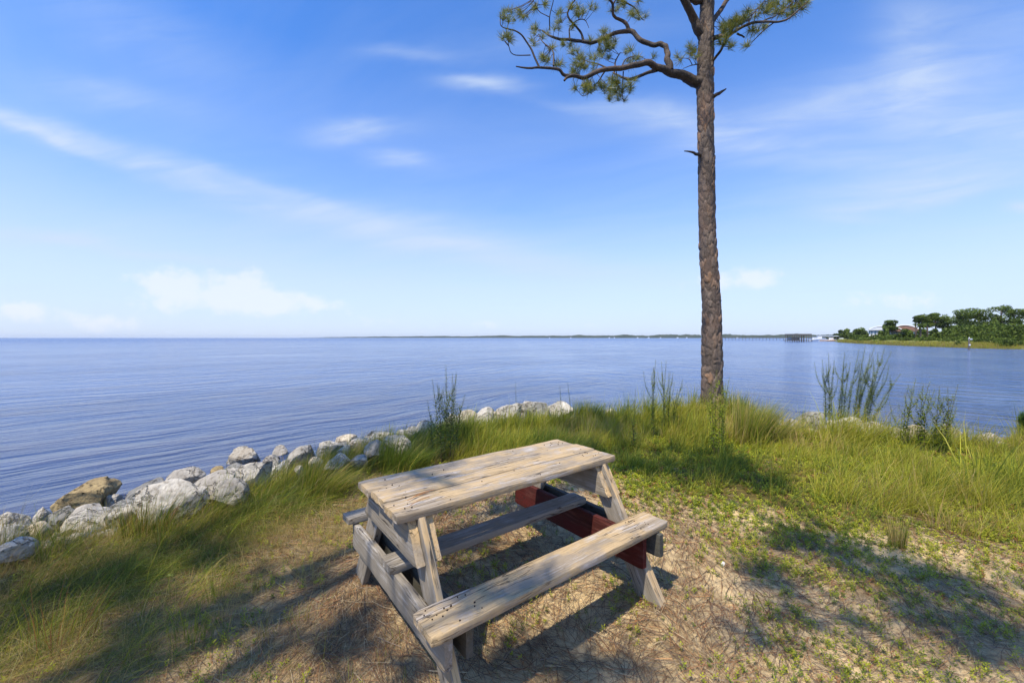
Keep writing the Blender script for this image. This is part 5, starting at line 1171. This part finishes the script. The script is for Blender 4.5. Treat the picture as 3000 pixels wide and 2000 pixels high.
# low dark trees behind the docks
for i, (x, d, yt, w_, lab) in enumerate(((2440, 330, 984, 34, 'dark low tree behind the dock shelters'), (2462, 300, 976, 34, 'dark rounded tree behind the docks next to the point'), (2480, 280, 974, 22, 'dark tree joining the tip of the far point'))):
    hh = (HY - yt) / F * d + 2.2; rw = w_ / 2 * d / F; c = P3(x, 990, d); o = empty('round_tree', (c[0], c[1], WATER_Z)); MB().tube([(0, 0, 0), (0, 0, hh * .6)], [.3, .15], 6).build('trunk', M_ftrunk, o)
    v, f, cc = leafcloud([(random.uniform(-.6, .6) * rw, random.uniform(-.5, .5) * rw, hh * random.uniform(.35, .8), rw * .4, hh * .2) for k in range(9)], 1200, .6, [FC[0], FC[3]], 500 + i)
    link('crown', mesh_np('crown', v, f, M_fleaf, False, {'tint': cc}), o); tag(o, lab, 'tree', 'dark trees behind the docks')
# the far shore: low land with a continuous wood on it
n = 700; xs_ = np.linspace(880, 3300, n); prof = fbm(xs_ * .03, xs_ * 0, 14, 5); dd = np.interp(xs_, [880, 1300, 1800, 2450, 3300], [6500, 4200, 3000, 2300, 2000])
hp = np.interp(xs_, [880, 960, 1100, 1500, 2000, 2450, 3300], [.3, 1.6, 3.2, 5.6, 7.6, 9.5, 10]) * (.62 + .7 * prof) * 1.25
d = dd; z1 = hp * d / F + .6; X_ = (xs_ - 1500) / F * d; fw = []; vv = []
for i in range(n):
    u = np.array([X_[i], d[i]]); u = u / np.linalg.norm(u)
    for k, (o_, hf) in enumerate(((0, -.05), (0, .35), (12, .8), (40, 1.0), (160, .95), (200, -.05))): vv.append((X_[i] + u[0] * o_, d[i] + u[1] * o_, WATER_Z + (z1[i]) * hf * (1 + (.12 * (random.random() - .5) if 0 < k < 5 else 0))))
for i in range(n - 1):
    for k in range(5): a = i * 6 + k; fw.append((a, a + 6, a + 7, a + 1))
tag(link('far_woods', mesh_np('far_woods', np.array(vv), np.array(fw), M_woods, False)), 'distant wooded shore seen as one dark line along the horizon', 'wood', kind='stuff')
for k, (x, w_) in enumerate(((1610, 5), (1672, 6), (1785, 7), (1800, 5), (1868, 6), (1900, 8), (1935, 5), (1985, 7), (2012, 5), (2160, 6))):
    d = float(np.interp(x, [880, 1300, 1800, 2450, 3300], [6500, 4200, 3000, 2300, 2000])) - 25; m_ = d / F; c = P3(x, 990, d); o = empty('house', (c[0], c[1], WATER_Z)); a = w_ / 2 * m_ * .55; hh = 1.5 * m_
    MB().box(-a, a, -6, 6, 0, hh).build('wall', M_white, o); MB().prism([(-a * 1.1, hh), (a * 1.1, hh), (0, hh + a * .5)], -6.5, 6.5).build('roof', M_metal, o)
    tag(o, 'tiny white house on the distant wooded shore', 'house', 'white houses along the distant shore')
# ------------------------------------------------------------------ the air over the bay
hm = bpy.data.materials.new('haze'); hm.use_nodes = True; ht = NT(hm.node_tree); ht.n.remove(ht.n['Principled BSDF'])
pv = ht.node('ShaderNodeVolumePrincipled'); pv.inputs['Color'].default_value = (.80, .88, 1.0, 1); pv.inputs['Density'].default_value = HAZE
ht.l.new(pv.outputs[0], ht.n['Material Output'].inputs['Volume'])
ztop_ = 60.0
tag(MB().box(-15000, 15000, -4000, 15000, -6.0, ztop_).build('haze', hm), 'thin pale sea haze over the whole bay', 'haze', kind='stuff')
print('tris', sum(len(o.data.loop_triangles) if o.type == 'MESH' and not o.data.calc_loop_triangles() else 0 for o in COL.objects))
